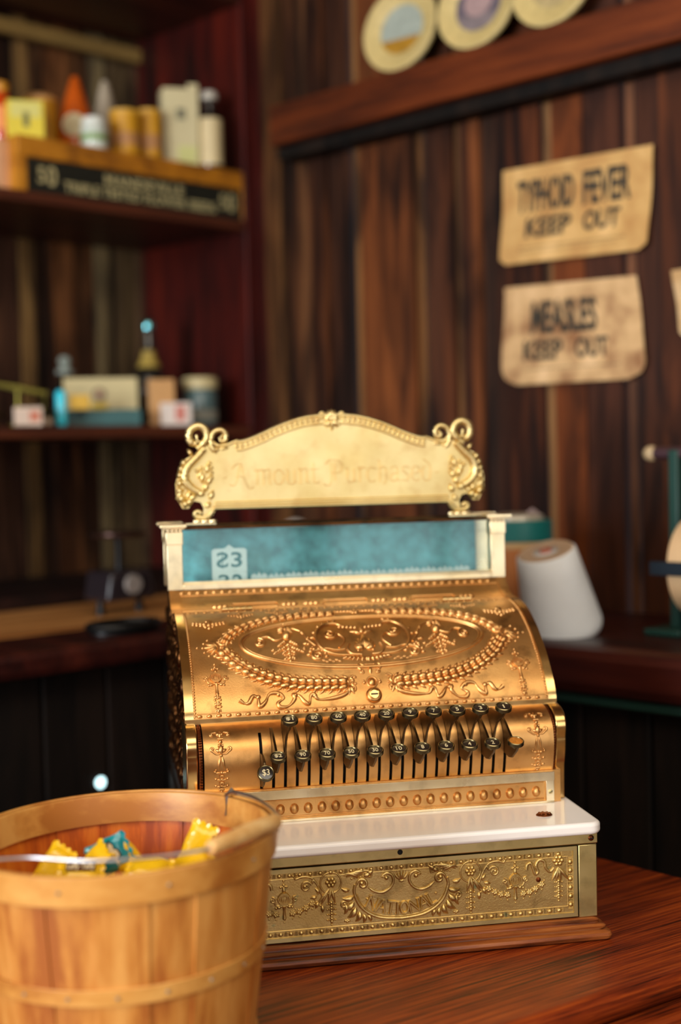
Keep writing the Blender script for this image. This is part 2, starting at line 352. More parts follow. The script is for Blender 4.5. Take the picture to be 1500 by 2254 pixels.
def rear_wall(name, T, holes):
    mb = MB(); x = -.1
    for (x0, x1, z0, z1) in holes:
        mb.box(x, x0, 0, .06, 0, 2.6, 0, T); mb.box(x0, x1, 0, .06, 0, z0, 0, T); mb.box(x0, x1, 0, .06, z1, 2.6, 0, T); x = x1
    mb.box(x, ROOM + .4, 0, .06, 0, 2.6, 0, T); mb.build(name, M['rough'], smooth=0, kind='structure')
rear_wall('wall_rear_right', lambda x, y, z: RP(ROOM + y, x, z), [(1.5, 2.7, .65, 2.4), (2.76, 3.96, .65, 2.4)])
rear_wall('wall_rear_left', lambda x, y, z: LP(ROOM + y, -x, z), [(.8, 2.4, .8, 2.4)])
def win(name, T, x0, x1, z0, z1):
    mb = MB(); t = .05
    for b in [(x0, x1, z0, z0 + t), (x0, x1, z1 - t, z1), (x0, x0 + t, z0, z1), (x1 - t, x1, z0, z1), ((x0 + x1) / 2 - .015, (x0 + x1) / 2 + .015, z0, z1), (x0, x1, (z0 + z1) / 2 - .015, (z0 + z1) / 2 + .015)]:
        mb.box(b[0], b[1], -.01, .07, b[2], b[3], 0, T)
    mb.build(name, M['rough'], smooth=0, kind='structure')
win('window_1', lambda x, y, z: RP(ROOM + y, x, z), 1.5, 2.7, .65, 2.4)
win('window_2', lambda x, y, z: RP(ROOM + y, x, z), 2.76, 3.96, .65, 2.4)
win('window_3', lambda x, y, z: LP(ROOM + y, -x, z), .8, 2.4, .8, 2.4)
# ------------------------------------------------------------------ the table
# corners measured on the table plane: right end edge and front edge are square to each other
e1 = np.array([.772, .636, 0]); e2 = np.array([-.636, .772, 0])
_o = np.array([.1966, 1.2246, 0])
def on(P, d, Q, e):   # intersection of two lines in plan
    a = np.array([[d[0], -e[0]], [d[1], -e[1]]]); t = np.linalg.solve(a, (Q - P)[:2]); return P + t[0] * d
d1 = np.array([.1246, .0829, 0]); d1 /= np.linalg.norm(d1); d2 = np.array([.0822, -.0882, 0]); d2 /= np.linalg.norm(d2)
_q = np.array([.315, 1.6987, 0])
fr = on(_o, d1, _q, d2); bl_dir = -d2
br = fr + bl_dir * .86; fl = fr - d1 * 1.5; bl = br - d1 * 1.5
tb = thing('oak_table', 'reddish oak table top with rounded front edge under the cash register', 'table', (fr[0], fr[1], 0))
ta = math.atan2(d1[1], d1[0]); tb.rotation_euler = (0, 0, ta)
# local frame of the table: x along the front edge (negative = left), y towards the back
sk = math.atan2(bl_dir[1], bl_dir[0]) - ta
bx, by = .86 * math.cos(sk), .86 * math.sin(sk)
def slab(name, z0, z1, out, mt, bev, x0=-1.5, seg=3):
    mb = MB(); k = out / math.sin(sk)
    P = [(x0 - out, -out), (out, -out), (bx + out, by + out), (bx + x0 - out, by + out)]
    mb.prism(P, z0, z1, lambda a, b, h: (a, b, h)); return mb.build(name, mt, tb, bevel=bev, seg=seg)
slab('table_top', TZ - .030, TZ, 0, M['table'], .014, seg=5)
slab('edge_moulding', TZ - .050, TZ - .0305, .022, M['table'], .007)
slab('apron', TZ - .20, TZ - .0505, -.05, M['table'], .003)
for (x, y) in ((-.08, .08), (-1.42, .08), (bx - .10, by - .08), (bx - 1.40, by - .08)):
    mb = MB(); mb.lathe([(.02, 0), (.026, .02), (.02, .06), (.028, .2), (.03, .35), (.022, .45), (.03, .5), (.035, TZ - .2)], 20, lambda a, b, z, x=x, y=y: (a + x, b + y, z)); mb.build('leg', M['table'], tb)

# ------------------------------------------------------------------ the cash register
TH = math.radians(10.5)
REG = thing('cash_register', 'ornate antique brass cash register on a dark oak base, standing on the table', 'cash register', (.0323, 1.4857, TZ), TH)
def R(mb, name, m, **k): return mb.build(name, m, k.pop('parent', REG), **k)
# wooden base
prof = [(.012, 0), (.0152, .0022), (.0162, .0055), (.0152, .0085), (.0120, .0100), (.0088, .0102), (.0086, .0118), (.0108, .0124), (.0112, .0142), (.0092, .0158), (.0058, .0162), (.0054, .0176), (.0056, .0190), (.0040, .0206), (.0010, .0214), (-.004, .0215), (-.12, .0215)]
mb = MB(); vs = []; 
for d, z in prof:
    x, y0, y1 = .2055 + d, -.1145 - d, .330 + d; r = .006
    for (cx_, cy_, q0) in ((x - r, y0 + r, -PI / 2), (x - r, y1 - r, 0), (-x + r, y1 - r, PI / 2), (-x + r, y0 + r, PI)):
        for k in range(4): q = q0 + PI / 2 * k / 3; vs.append((cx_ + r * math.cos(q), cy_ + r * math.sin(q), z))
fs = [tuple(range(16))[::-1]]
for i in range(len(prof) - 1):
    for k in range(16): fs.append((i * 16 + k, i * 16 + (k + 1) % 16, (i + 1) * 16 + (k + 1) % 16, (i + 1) * 16 + k))
fs.append(tuple((len(prof) - 1) * 16 + k for k in range(16)))
mb.add(vs, fs); R(mb, 'wooden_base', M['darkwood'], smooth=35)
# drawer cabinet, posts, rail
mb = MB(); mb.box(-.2085, .2085, -.088, .328, .0205, .1105); R(mb, 'drawer_cabinet', M['side'], bevel=.002)
for s in (-1, 1):
    mb = MB(); mb.box(min(s * .1900, s * .2105), max(s * .1900, s * .2105), -.1150, -.088, .0212, .0984); R(mb, 'corner_post', M['olive'], bevel=.0012)
mb = MB(); mb.box(-.2110, .2110, -.1165, -.085, .0994, .1112); o = R(mb, 'drawer_rail', M['olive'], bevel=.001)
mb = MB(); mb.lathe([(.0032, 0), (.0030, .0010), (.0018, .0018), (.0001, .0021)], 14, lambda x, y, z: (.2035 + x, -.1165 - z, .1055 + y)); mb.box(-.0022, .0022, -.00045, .00045, 0, .0006, 1, lambda x, y, z: (.2035 + x, -.1186 - z, .1055 + y)); R(mb, 'screw', [M['copper'], M['black']], parent=o)
mb = MB(); mb.lathe([(.0028, .0003), (.0026, .0007), (.0020, .0004), (.0019, -.006), (.0001, -.006)], 16, lambda x, y, z: (-.0012 + x, -.1165 - z, .1062 + y)); R(mb, 'pin_hole', M['black'], parent=o)
# drawer front with relief
DV = -.1135
TD = lambda a, b, h: (a, DV - h, b)
mb = MB()
x0, x1, z0, z1 = -.1885, .1885, .0232, .0975
mb.box(x0, x1, DV, -.09, z0, z1, 0)
w = .0042   # raised flat frame
for b in ((x0, x1, z0, z0 + w), (x0, x1, z1 - w, z1), (x0, x0 + w, z0 + w, z1 - w), (x1 - w, x1, z0 + w, z1 - w)): mb.box(b[0], b[1], DV - .0016, DV, b[2], b[3], 1)
rl = Relief(mb, TD, 2)
def eggs(path, step, r):
    for (x, y, q) in spaced(path, step):
        rl.bead(x, y, r * 1.15 if abs(math.cos(q)) > .5 else r, r * .9, r if abs(math.cos(q)) > .5 else r * 1.15)
        for d in (-.5, -.36, .36, .5):
            xx, yy = x + math.cos(q) * step * d, y + math.sin(q) * step * d; nx, ny = -math.sin(q) * r, math.cos(q) * r
            rl.ridge([(xx - nx, yy - ny), (xx + nx, yy + ny)], .00045)
eggs([(-.178, .0308), (.179, .0308)], .0105, .0021); eggs([(-.178, .0902), (.179, .0902)], .0105, .0019); eggs([(.1812, .036), (.1812, .086)], .0090, .0021); eggs([(-.1812, .036), (-.1812, .086)], .0090, .0021)
for yy in (.0344, .0270, .0868): rl.ridge([(-.1785, yy), (.1785, yy)], .0005)
for s in (-1, 1):
    for xx in (.1782, .1842): rl.ridge([(s * xx, .0344), (s * xx, .0868)], .0005)
    m = lambda pts: [(s * a, b) for a, b in pts]
    rl.ridge(smooth_path(m([(-.0480, .0755), (-.0492, .0677), (-.0440, .0545), (-.0340, .0450), (-.0200, .0392), (0, .0372)]), 5), .0013)
    rl.ridge(smooth_path(m([(-.0462, .0655), (-.0415, .0552), (-.032, .0472), (-.0188, .0415), (0, .0395)]), 5), .0005)
    rl.spiral(s * -.0405, .0755, .0062, PI if s > 0 else 0, 1.15, .0014, -s, end=1.6)
    rl.ridge(smooth_path(m([(-.0345, .072), (-.028, .0672), (-.020, .0655), (-.0125, .0690), (-.0085, .0755), (-.0095, .0820), (-.0150, .0850), (-.0195, .0825)]), 5), [.0008] * 3 + [.0012] * 33)
    rl.bead(s * -.0155, .0800, .0021); rl.leaf(s * -.0165, .0815, PI if s > 0 else 0, .005, .0025)
    for k, (a, b, q, L) in enumerate([(-.044, .0825, 2.6, .016), (-.040, .0850, 2.9, .020), (-.036, .0880, 3.1, .022), (-.040, .0835, .3, .010), (-.036, .0865, .2, .008)]):
        rl.leaf(s * a, b, q if s > 0 else PI - q, L, .0042, bend=.5 * s)
    for k in range(7): rl.bead(s * (-.0335 - k * .0030), .0835 - abs(k - 2) * .0004, .0011)
    rl.ridge(smooth_path(m([(-.032, .0815), (-.031, .0860), (-.035, .0890), (-.045, .0895), (-.055, .0880)]), 5), .0009)
    # acanthus beside the cartouche
    for (a, b, q, L, W_) in [(-.050, .064, 3.6, .012, .005), (-.050, .058, 4.0, .013, .0055), (-.048, .0520, 4.3, .013, .0055), (-.044, .0475, 4.6, .011, .005), (-.040, .0445, 5.0, .009, .004), (-.036, .0430, 5.5, .008, .0035), (-.0585, .0560, 4.9, .010, .004), (-.054, .071, 3.2, .009, .004)]:
        rl.leaf(s * a, b, q if s > 0 else PI - q, L, W_, bend=-.7 * s)
    rl.spiral(s * -.0600, .0560, .0042, 0 if s > 0 else PI, 1.1, .0010, s); rl.floret(s * -.0570, .0400, .0026, -PI / 2)
    # ring with rosette, ribbons and tassel
    rl.ridge([(s * -.0732 + math.cos(q) * .0108, .0795 + math.sin(q) * .0108) for q in [2 * PI * k / 28 for k in range(29)]], .0008)
    rl.rosette(s * -.0732, .0800, .0058)
    for (a, q, L) in ((-.0735, -1.75, .016), (-.0725, -1.35, .016), (-.0745, -2.3, .021), (-.0755, -2.05, .019)): rl.leaf(s * a, .0735, q if s > 0 else PI - q, L, .0030)
    rl.tassel(s * -.0730, .0590, .0215, 4)
    # large scroll towards the urn
    rl.spiral(s * -.0985, .0775, .0058, (.3 if s > 0 else PI - .3), 1.4, .0010, s, tail=m([(-.0820, .0660), (-.0855, .0755), (-.0905, .0835), (-.0985, .0868), (-.1060, .0850), (-.108, .082)])[:3], end=1.8)
    rl.ridge(smooth_path(m([(-.0870, .0790), (-.0930, .0862), (-.1020, .0880), (-.1085, .0862), (-.1105, .0885)]), 5), .0009); rl.bead(s * -.1115, .0895, .0013); rl.bead(s * -.1080, .0905, .0010)
    for (a, b, q) in [(-.0845, .070, 2.3), (-.0875, .0665, 3.3), (-.0860, .0610, 4.2), (-.0820, .0570, 4.7)]: rl.leaf(s * a, b, q if s > 0 else PI - q, .0075, .0034); rl.bead(s * (a - .002), b, .0012)
    rl.urn(s * -.1212, .0668, .92)
    for sd in (-1, 1):
        for (dx, b, r) in [(.0085, .0520, .0030), (.0155, .0530, .0029), (.0220, .0560, .0029), (.0285, .0600, .0030)]:
            a = s * -.1212 + sd * dx; rl.floret(a, b, r, -PI / 2 + sd * .3); rl.floret(a, b, r * .8, PI / 2 + sd * .5); rl.bead(a, b - r * 1.9, .0009); rl.bead(a + sd * r, b + r * 1.2, .0009)
    # ribbon and outer rosette
    rl.ridge(smooth_path(m([(-.1335, .0765), (-.1345, .0815), (-.1385, .0828), (-.1405, .0775), (-.1430, .0710), (-.1460, .0735), (-.1440, .0800), (-.1475, .0855), (-.1530, .0835), (-.1545, .0770), (-.1590, .0725), (-.1635, .0760)]), 5), .0013, .8)
    rl.rosette(s * -.1682, .0835, .0062)
    for (q, L) in ((-1.75, .015), (-1.4, .015), (-2.25, .020), (-1.1, .016)): rl.leaf(s * -.1682, .0765, q if s > 0 else PI - q, L, .0034)
    rl.tassel(s * -.1682, .0620, .0200, 4)
    mb2 = MB(); mb2.lathe([(.0026, 0), (.0026, .0008), (.0001, .0018)], 12, lambda x, y, z: (s * .1462 + x, DV - z, .0650 + y)); mb2.build('screw', M['copper'], REG)
rl.leaf(0, .0765, PI / 2, .0125, .0032)
for q in (-.5, -.95, .5, .95): rl.leaf(0, .0770, PI / 2 + q, .0115, .0026, bend=-q * .6)
rl.ridge([(-.0022, .0765), (0, .0755), (.0022, .0765)], .0011)
drawer = R(mb, 'drawer_front', [M['drawer'], M['olive'], M['drawer']], smooth=45)
# raised word on the drawer, on a sagging arc
mb = MB(); Rr = .074; zc = .0418 + Rr
def stroke(P, q, w, m=0):
    c, s_ = math.sin(q), math.cos(q)
    def T(a, b, h):
        ph = P / Rr; ra = Rr - b; x = ra * math.sin(ph) + a * math.cos(ph); y = zc - ra * math.cos(ph) + a * math.sin(ph); return (x, DV - h, y)
    return T
LET = {'N': ([(0, 0, 0, 1), (0, 1, 1, 0), (1, 0, 1, 1)], [(0, 0), (1, 1), (0, 1)]), 'A': ([(0, 0, .5, 1), (.5, 1, 1, 0), (.2, .35, .8, .35)], [(0, 0), (1, 0)]), 'T': ([(.5, 0, .5, 1), (0, 1, 1, 1)], [(.5, 0)]),
       'I': ([(.5, 0, .5, 1)], [(.5, 0), (.5, 1)]), 'O': (None, []), 'L': ([(.1, 0, .1, 1), (.1, 0, .95, 0)], [(.1, 1), (.1, 0)])}
pos = 0; widths = {'N': .0095, 'A': .0095, 'T': .0085, 'I': .003, 'O': .0095, 'L': .0075}; tot = sum(widths[c] for c in 'NATIONAL') + 7 * .0018; px = -tot / 2
for ch in 'NATIONAL':
    wd = widths[ch]; ctr = px + wd / 2; Tt = stroke(ctr, 0, 0); r2 = Relief(mb, Tt); H = .0125; st, serf = LET[ch]
    X = lambda f: (f - .5) * wd
    if ch == 'O': r2.ridge([(math.cos(q) * wd * .42, H / 2 + math.sin(q) * H * .47) for q in [2 * PI * k / 20 for k in range(21)]], .00125, 1.2)
    else:
        for (a0, b0, a1, b1) in st: r2.ridge([(X(a0), b0 * H), (X(a1), b1 * H)], .0012 if abs(a1 - a0) < .9 or ch != 'N' else .0012, 1.2)
        for (a, b) in serf: r2.ridge([(X(a) - .002, b * H), (X(a) + .002, b * H)], .0007, 1.2)
    px += wd + .0018
for a in (-.0425, .0425): Relief(mb, stroke(a, 0, 0)).bead(0, .0075, .0012)
mb.build('raised_lettering', M['drawer'], drawer, smooth=45)
# marble shelf
mb = MB(); P = []; r = .014; X0, Y0, Y1 = .2140, -.1275, -.012
for (cx_, cy_, q0, rr) in ((X0 - r, Y0 + r, -PI / 2, r), (X0 - .004, Y1 - .004, 0, .004), (-X0 + .004, Y1 - .004, PI / 2, .004), (-X0 + r, Y0 + r, PI, r)):
    for k in range(7): q = q0 + PI / 2 * k / 6; P.append((cx_ + rr * math.cos(q), cy_ + rr * math.sin(q)))
mb.prism(P, .1114, .1242, lambda a, b, h: (a, b, h)); o = R(mb, 'marble_shelf', M['marble'], bevel=.0048, seg=5, smooth=40)
mb = MB(); T0 = lambda x, y, z: (.1635 + x, -.085 + y * .8, .1242 + z)
mb.lathe([(.0088, 0), (.0088, .0008), (.0070, .0022), (.004, .0028), (.0001, .0032)], 20, T0)
for k in range(8): q = PI / 4 * k; mb.ell(T0(math.cos(q) * .006, math.sin(q) * .006, .002), (.0016, .0014, .0010), 6, 4)
R(mb, 'rosette_button', M['copper'], parent=o)
# beaded rail under the keys
mb = MB(); rl = Relief(mb, lambda a, b, h: (a, -.0355 - h, b), 1)
mb.box(-.2000, .2000, -.0355, -.01, .1243, .1600, 1)
mb.box(-.1995, .1915, -.0400, -.0355, .1492, .1590, 0); mb.box(-.1995, .1915, -.0385, -.0355, .1243, .1268, 0)
for s in (-1, 1): mb.box(min(s * .1825, s * .1915), max(s * .1825, s * .1915), -.0385, -.0355, .1243, .1495, 0)
for k in range(24): rl.bead(-.1716 + k * .01492, .1372, .0040, .0044, .0050)
rl.ridge([(-.181, .1290), (.181, .1290)], .0007); rl.ridge([(-.181, .1475), (.181, .1475)], .0006)
o = R(mb, 'beaded_rail', [M['lit_brass'], M['gold']], smooth=45, bevel=.0005)
for s in (-1, 1):
    mb = MB(); mb.lathe([(.0024, 0), (.0022, .0008), (.0001, .0013)], 12, lambda x, y, z: (s * .1872 + x, -.0385 - z, .1365 + y)); mb.box(-.002, .002, -.0003, .0003, 0, .0004, 1, lambda x, y, z: (s * .1872 + x, -.0397 - z, .1365 + y + x * .6)); R(mb, 'screw', [M['olive'], M['black']], parent=o)
# keyboard plate with 22 slots
KP = smooth_path([(-.0340, .1588), (-.0375, .170), (-.0402, .183), (-.0405, .195), (-.0378, .2065), (-.0315, .2155), (-.0225, .2220), (-.0110, .2262), (.002, .2278)], 4)
SU = [-.1313 + .0127 * i for i in range(22)]; hw = .0016; NK = len(KP); slo, shi = 1, int(4 * 5.7)
edges = [-.1915]
for u in SU: edges += [u - hw, u + hw]
edges.append(.1915)
mb = MB(); vs = [(u, v, z) for u in edges for (v, z) in KP]; fs = []
for i in range(len(edges) - 1):
    slot = i % 2 == 1
    for j in range(NK - 1):
        if slot and slo <= j < shi: continue
        fs.append((i * NK + j, (i + 1) * NK + j, (i + 1) * NK + j + 1, i * NK + j + 1))
mb.add(vs, fs)
for u in SU:
    for s in (-1, 1):
        x = u + s * hw; vv = []; 
        for j in range(slo, shi + 1): v, z = KP[j]; vv += [(x, v, z), (x, v + .004, z - .002)]
        mb.add(vv, [(2 * j, 2 * j + 1, 2 * j + 3, 2 * j + 2) for j in range(shi - slo)])
KS = [0]
for i in range(NK - 1): KS.append(KS[-1] + math.dist(KP[i], KP[i + 1]))
def along(P, S):
    def T(a, b, h):
        b2 = min(max(b, S[0]), S[-1] - 1e-9); i = max(j for j in range(len(S) - 1) if S[j] <= b2); t = (b2 - S[i]) / (S[i + 1] - S[i])
        v = P[i][0] + t * (P[i + 1][0] - P[i][0]); z = P[i][1] + t * (P[i + 1][1] - P[i][1]); dv, dz = P[i + 1][0] - P[i][0], P[i + 1][1] - P[i][1]; l = math.hypot(dv, dz)
        return (a, v - dz / l * h, z + dv / l * h)
    return T
TK = along(KP, KS); rl = Relief(mb, TK, 1)
for s in (-1, 1):
    a = s * .1735; k = 1
    for d in (-1, 1):
        rl.spiral(a + d * .0085, .0660, .0022, PI / 2, 1.0, .0009, -d, tail=[(a + d * .001, .0655), (a + d * .004, .0690)]); rl.leaf(a, .0640, PI / 2 + d * .8, .007, .003)
        rl.spiral(a + d * .0088, .0490, .0024, -PI / 2, 1.0, .0009, d, tail=[(a + d * .001, .0440), (a + d * .005, .0435)]); rl.leaf(a, .0455, PI / 2 + d * 1.1, .007, .0032)
        rl.leaf(a + d * .0012, .0410, -PI / 2 + d * .15, .0145, .0024); rl.leaf(a, .0235, PI / 2 - d * 1.5, .007, .0024); rl.bead(a + d * .0068, .0250, .0014); rl.bead(a + d * .006, .0270, .0009)
        for b in (.0165, .0085): rl.leaf(a, b - .001, PI / 2 - d * 1.45, .006, .0022); rl.bead(a + d * .0062, b + .0005, .0013); rl.ridge([(a + d * .0018, b + .005), (a + d * .0018, b)], .0009)
    rl.leaf(a, .0620, PI / 2, .009, .0034); rl.ridge([(a - .003, .0600), (a + .003, .0600)], .0012); rl.bead(a, .0565, .0020); rl.leaf(a, .0430, PI / 2, .012, .0050); rl.ridge([(a - .003, .0525), (a + .003, .0525)], .0012); rl.bead(a, .0420, .0016); rl.bead(a, .0240, .0015)
    for b in (.0205, .0125, .005): rl.ridge([(a - .002, b), (a + .002, b)], .0009)
    rl.bead(a, .0165, .0012); rl.bead(a, .0085, .0012); rl.bead(a, .0025, .0012); rl.bead(a - .0018, .0040, .0011); rl.bead(a + .0018, .0040, .0011)
R(mb, 'keyboard_plate', [M['gold2'], M['gold2']], smooth=45)
mb = MB(); mb.prism([(v + .008, z - .003) for v, z in KP] + [(.06, .22), (.06, .16)], -.19, .19, lambda a, b, h: (h, a, b)); R(mb, 'inner_screen', M['black'], smooth=0)
# cheeks: rope strip and brass edge on both ends of the keyboard
for s in (-1, 1):
    def strip(name, ua, ub, shift, mt, extra=0.0, thick=.016):
        P0 = [(v + shift - extra * max(0, z - .195) * 4, z + .0) for v, z in KP]; P0[0] = (P0[0][0], .1243)
        P0 = [(P0[0][0], .1243), (P0[1][0], .150)] + P0[2:]
        mb = MB(); mb.prism(P0 + [(.03, .2278), (.03, .1243)], min(s * ua, s * ub), max(s * ua, s * ub), lambda a, b, h: (h, a, b)); return mb, P0
    mb, P0 = strip('cheek_edge', .1970, .2095, .0105, 0, .1); R(mb, 'cheek_edge', M['brass'], bevel=.0016, seg=3, smooth=40)
    mb, P0 = strip('rope_strip', .1925, .1962, .0075, 0)
    for i in range(len(P0) - 1):
        n_ = max(1, int(math.dist(P0[i], P0[i + 1]) / .0022))
        for q in range(n_):
            t = q / n_; v = P0[i][0] + t * (P0[i + 1][0] - P0[i][0]); z = P0[i][1] + t * (P0[i + 1][1] - P0[i][1]); mb.ell((s * .1944, v, z), (.0019, .0016, .0008), 6, 4)
    R(mb, 'rope_strip', M['copper'], smooth=50)
# keys
def key(u, cv, cz, tilt, kind, txt):
    k = R(lever(u, kind), 'key', M['steel'], bevel=.0006, smooth=40)
    mb = MB(); c, s_ = math.cos(tilt), math.sin(tilt)
    T = lambda x, y, z: (u + x, cv + y * c - z * s_, cz + y * s_ + z * c)
    rr = .00885
    mb.lathe([(.0035, -.0085), (.0045, -.0050), (.0070, -.0046), (rr - .0006, -.0044), (rr, -.0038), (rr, -.0004), (rr - .0005, 0)], 32, T, 0, cap=False)
    mb.lathe([(rr - .0005, 0), (rr - .0009, .0003), (rr - .0014, 0), (rr - .0016, -.0008)], 32, T, 1, cap=False)
    mb.lathe([(rr - .0016, -.0008), (rr - .003, -.0005), (.0001, -.0004)], 32, T, 2, cap=False)
    if txt:
        w = {1: .0022, 2: .0062, 3: .008}[len(txt)] * (.75 if txt == '1' else 1); w = .0075 if txt[0] == '$' else w; h = .0062 if txt[0] != '$' or txt != '$3' else .0080
        w = .0032 if len(txt) == 1 else w
        if txt == '1': w = .0014
        put_text(mb, txt, -w / 2, w / 2, -h / 2, h / 2, lambda a, b, z: T(a, b, z - .0005), 3, .0003, .006)
    else:
        rl = Relief(mb, lambda a, b, z: T(a, b, z - .0005), 4)
        for i in range(9): a, b = random.uniform(-.0035, .0035), random.uniform(-.003, .003); rl.leaf(a, b, random.uniform(0, PI), .003, .0007, .2)
    cap = mb.build('key_cap', [M['capm'], M['capring'], M['capor'] if not txt else M['capface'], M['cream'], M['black']], k, smooth=35)
def lever(u, kind):
    if kind == 'up': P = [(-.0865, .2370), (-.0740, .2375), (-.064, .2345), (-.050, .2325), (-.036, .2330), (-.026, .2310), (-.018, .2240), (-.012, .215), (-.015, .195), (-.030, .190), (-.0390, .193), (-.0440, .203), (-.0490, .2120), (-.056, .2195), (-.066, .2260), (-.078, .2305)]
    elif kind == 'mid': P = [(-.0870, .1985), (-.0755, .2005), (-.062, .2085), (-.046, .2175), (-.030, .2235), (-.020, .2225), (-.012, .214), (-.016, .190), (-.030, .183), (-.044, .1835), (-.056, .1820), (-.066, .1835), (-.075, .1890), (-.083, .1940)]
    else: P = [(-.0700, .1900), (-.0660, .1960), (-.052, .2000), (-.034, .2000), (-.014, .195), (-.014, .165), (-.032, .163), (-.044, .1645), (-.056, .1700), (-.066, .1780)]
    mb = MB(); mb.prism(P, u - .00125, u + .00125, lambda a, b, h: (h, a, b))
    return mb
names = ['$3', '$2', '$1', '90', '80', '70', '60', '50', '40', '30', '20', '10', '9', '8', '7', '6', '5', '4', '3', '2', '1', '']
for i, n_ in enumerate(names):
    if i == 0: key(SU[i], -.0765, .1875, math.radians(50), 'down', n_)
    elif i % 2 == 1: key(SU[i], -.0800, .2050, math.radians(21), 'mid', n_)
    else: key(SU[i], -.0800, .2425, math.radians(21), 'up', n_)
# lid
LQ = smooth_path([(-.003, .2272), (-.0025, .236), (.004, .250), (.0135, .263), (.025, .277), (.039, .290), (.054, .3025), (.070, .3125), (.091, .323), (.1145, .3295), (.134, .3314)], 4)
LS = [0]
for i in range(len(LQ) - 1): LS.append(LS[-1] + math.dist(LQ[i], LQ[i + 1]))
TL = along(LQ, LS)
mb = MB(); n = len(LQ)
def sheet(u0, u1, h, m, s0=0.0, s1=LS[-1], thick=.0022):
    st = [s0 + (s1 - s0) * i / 36 for i in range(37)]; vs = []
    for s in st: vs += [TL(u0, s, h), TL(u1, s, h), TL(u0, s, h - thick), TL(u1, s, h - thick)]
    fs = [(0, 2, 3, 1), (144, 145, 147, 146)]
    for i in range(36):
        a = 4 * i; fs += [(a, a + 1, a + 5, a + 4), (a, a + 4, a + 6, a + 2), (a + 1, a + 3, a + 7, a + 5)]
    mb.add(vs, fs, m)
sheet(-.1985, .1985, 0, 0, .004)
for s in (-1, 1): sheet(min(s * .1985, s * .2080), max(s * .1985, s * .2080), .0009, 1, .004)
# front flange with rounded corners
P = [(-.1985, .0052), (.1985, .0052), (.2080, .0052), (.2080, .002)] + [(.2080 - .006 + .006 * math.cos(q), -.0005 + .006 - .006 + .0035 - .0035 * math.sin(q) * 1) for q in (.4, .8, 1.2, 1.57)] + [(-.2080 + .006 - .006 * math.cos(q), .003 - .0035 * math.sin(q)) for q in (1.57, 1.2, .8, .4)] + [(-.2080, .002), (-.2080, .0052)]
mb.add([(a, -.0042, .2272 + b) for a, b in P] + [(a, .002, .2272 + b) for a, b in P], [tuple(range(len(P)))[::-1], tuple(range(len(P), 2 * len(P)))] + [(i, (i + 1) % len(P), len(P) + (i + 1) % len(P), len(P) + i) for i in range(len(P))], 1)
rl = Relief(mb, TL, 2)
for s in (-1, 1):
    for (x, y, q) in spaced([(s * .1968, .008), (s * .1968, .180)], .0034): rl.leaf(x - .0013, y - .0012, .75 if s > 0 else .75, .0036, .0020)
    rl.ridge([(s * .1943, .010), (s * .1943, .178)], .0004)
for (x, y, q) in spaced([(-.192, .0078), (.193, .0078)], .0105):
    rl.bead(x, y, .0026, .0016, .0017)
    for d in (-.0045, -.0036, .0036, .0045): rl.ridge([(x + d, y - .0012), (x + d, y + .0012)], .00035)
rl.ridge([(-.194, .0105), (.194, .0105)], .0004)
for (x, y, q) in spaced([(-.192, .179), (.193, .179)], .0095): rl.bead(x, y, .0024, .0014, .0016)
# double oval
OV = lambda a, b, k=72, q0=0, q1=2 * PI: [(a * math.cos(q0 + (q1 - q0) * i / k), .0985 + b * math.sin(q0 + (q1 - q0) * i / k)) for i in range(k + 1)]
rl.ridge(OV(.1400, .0425), .0014); rl.ridge(OV(.1365, .0392), .0007)
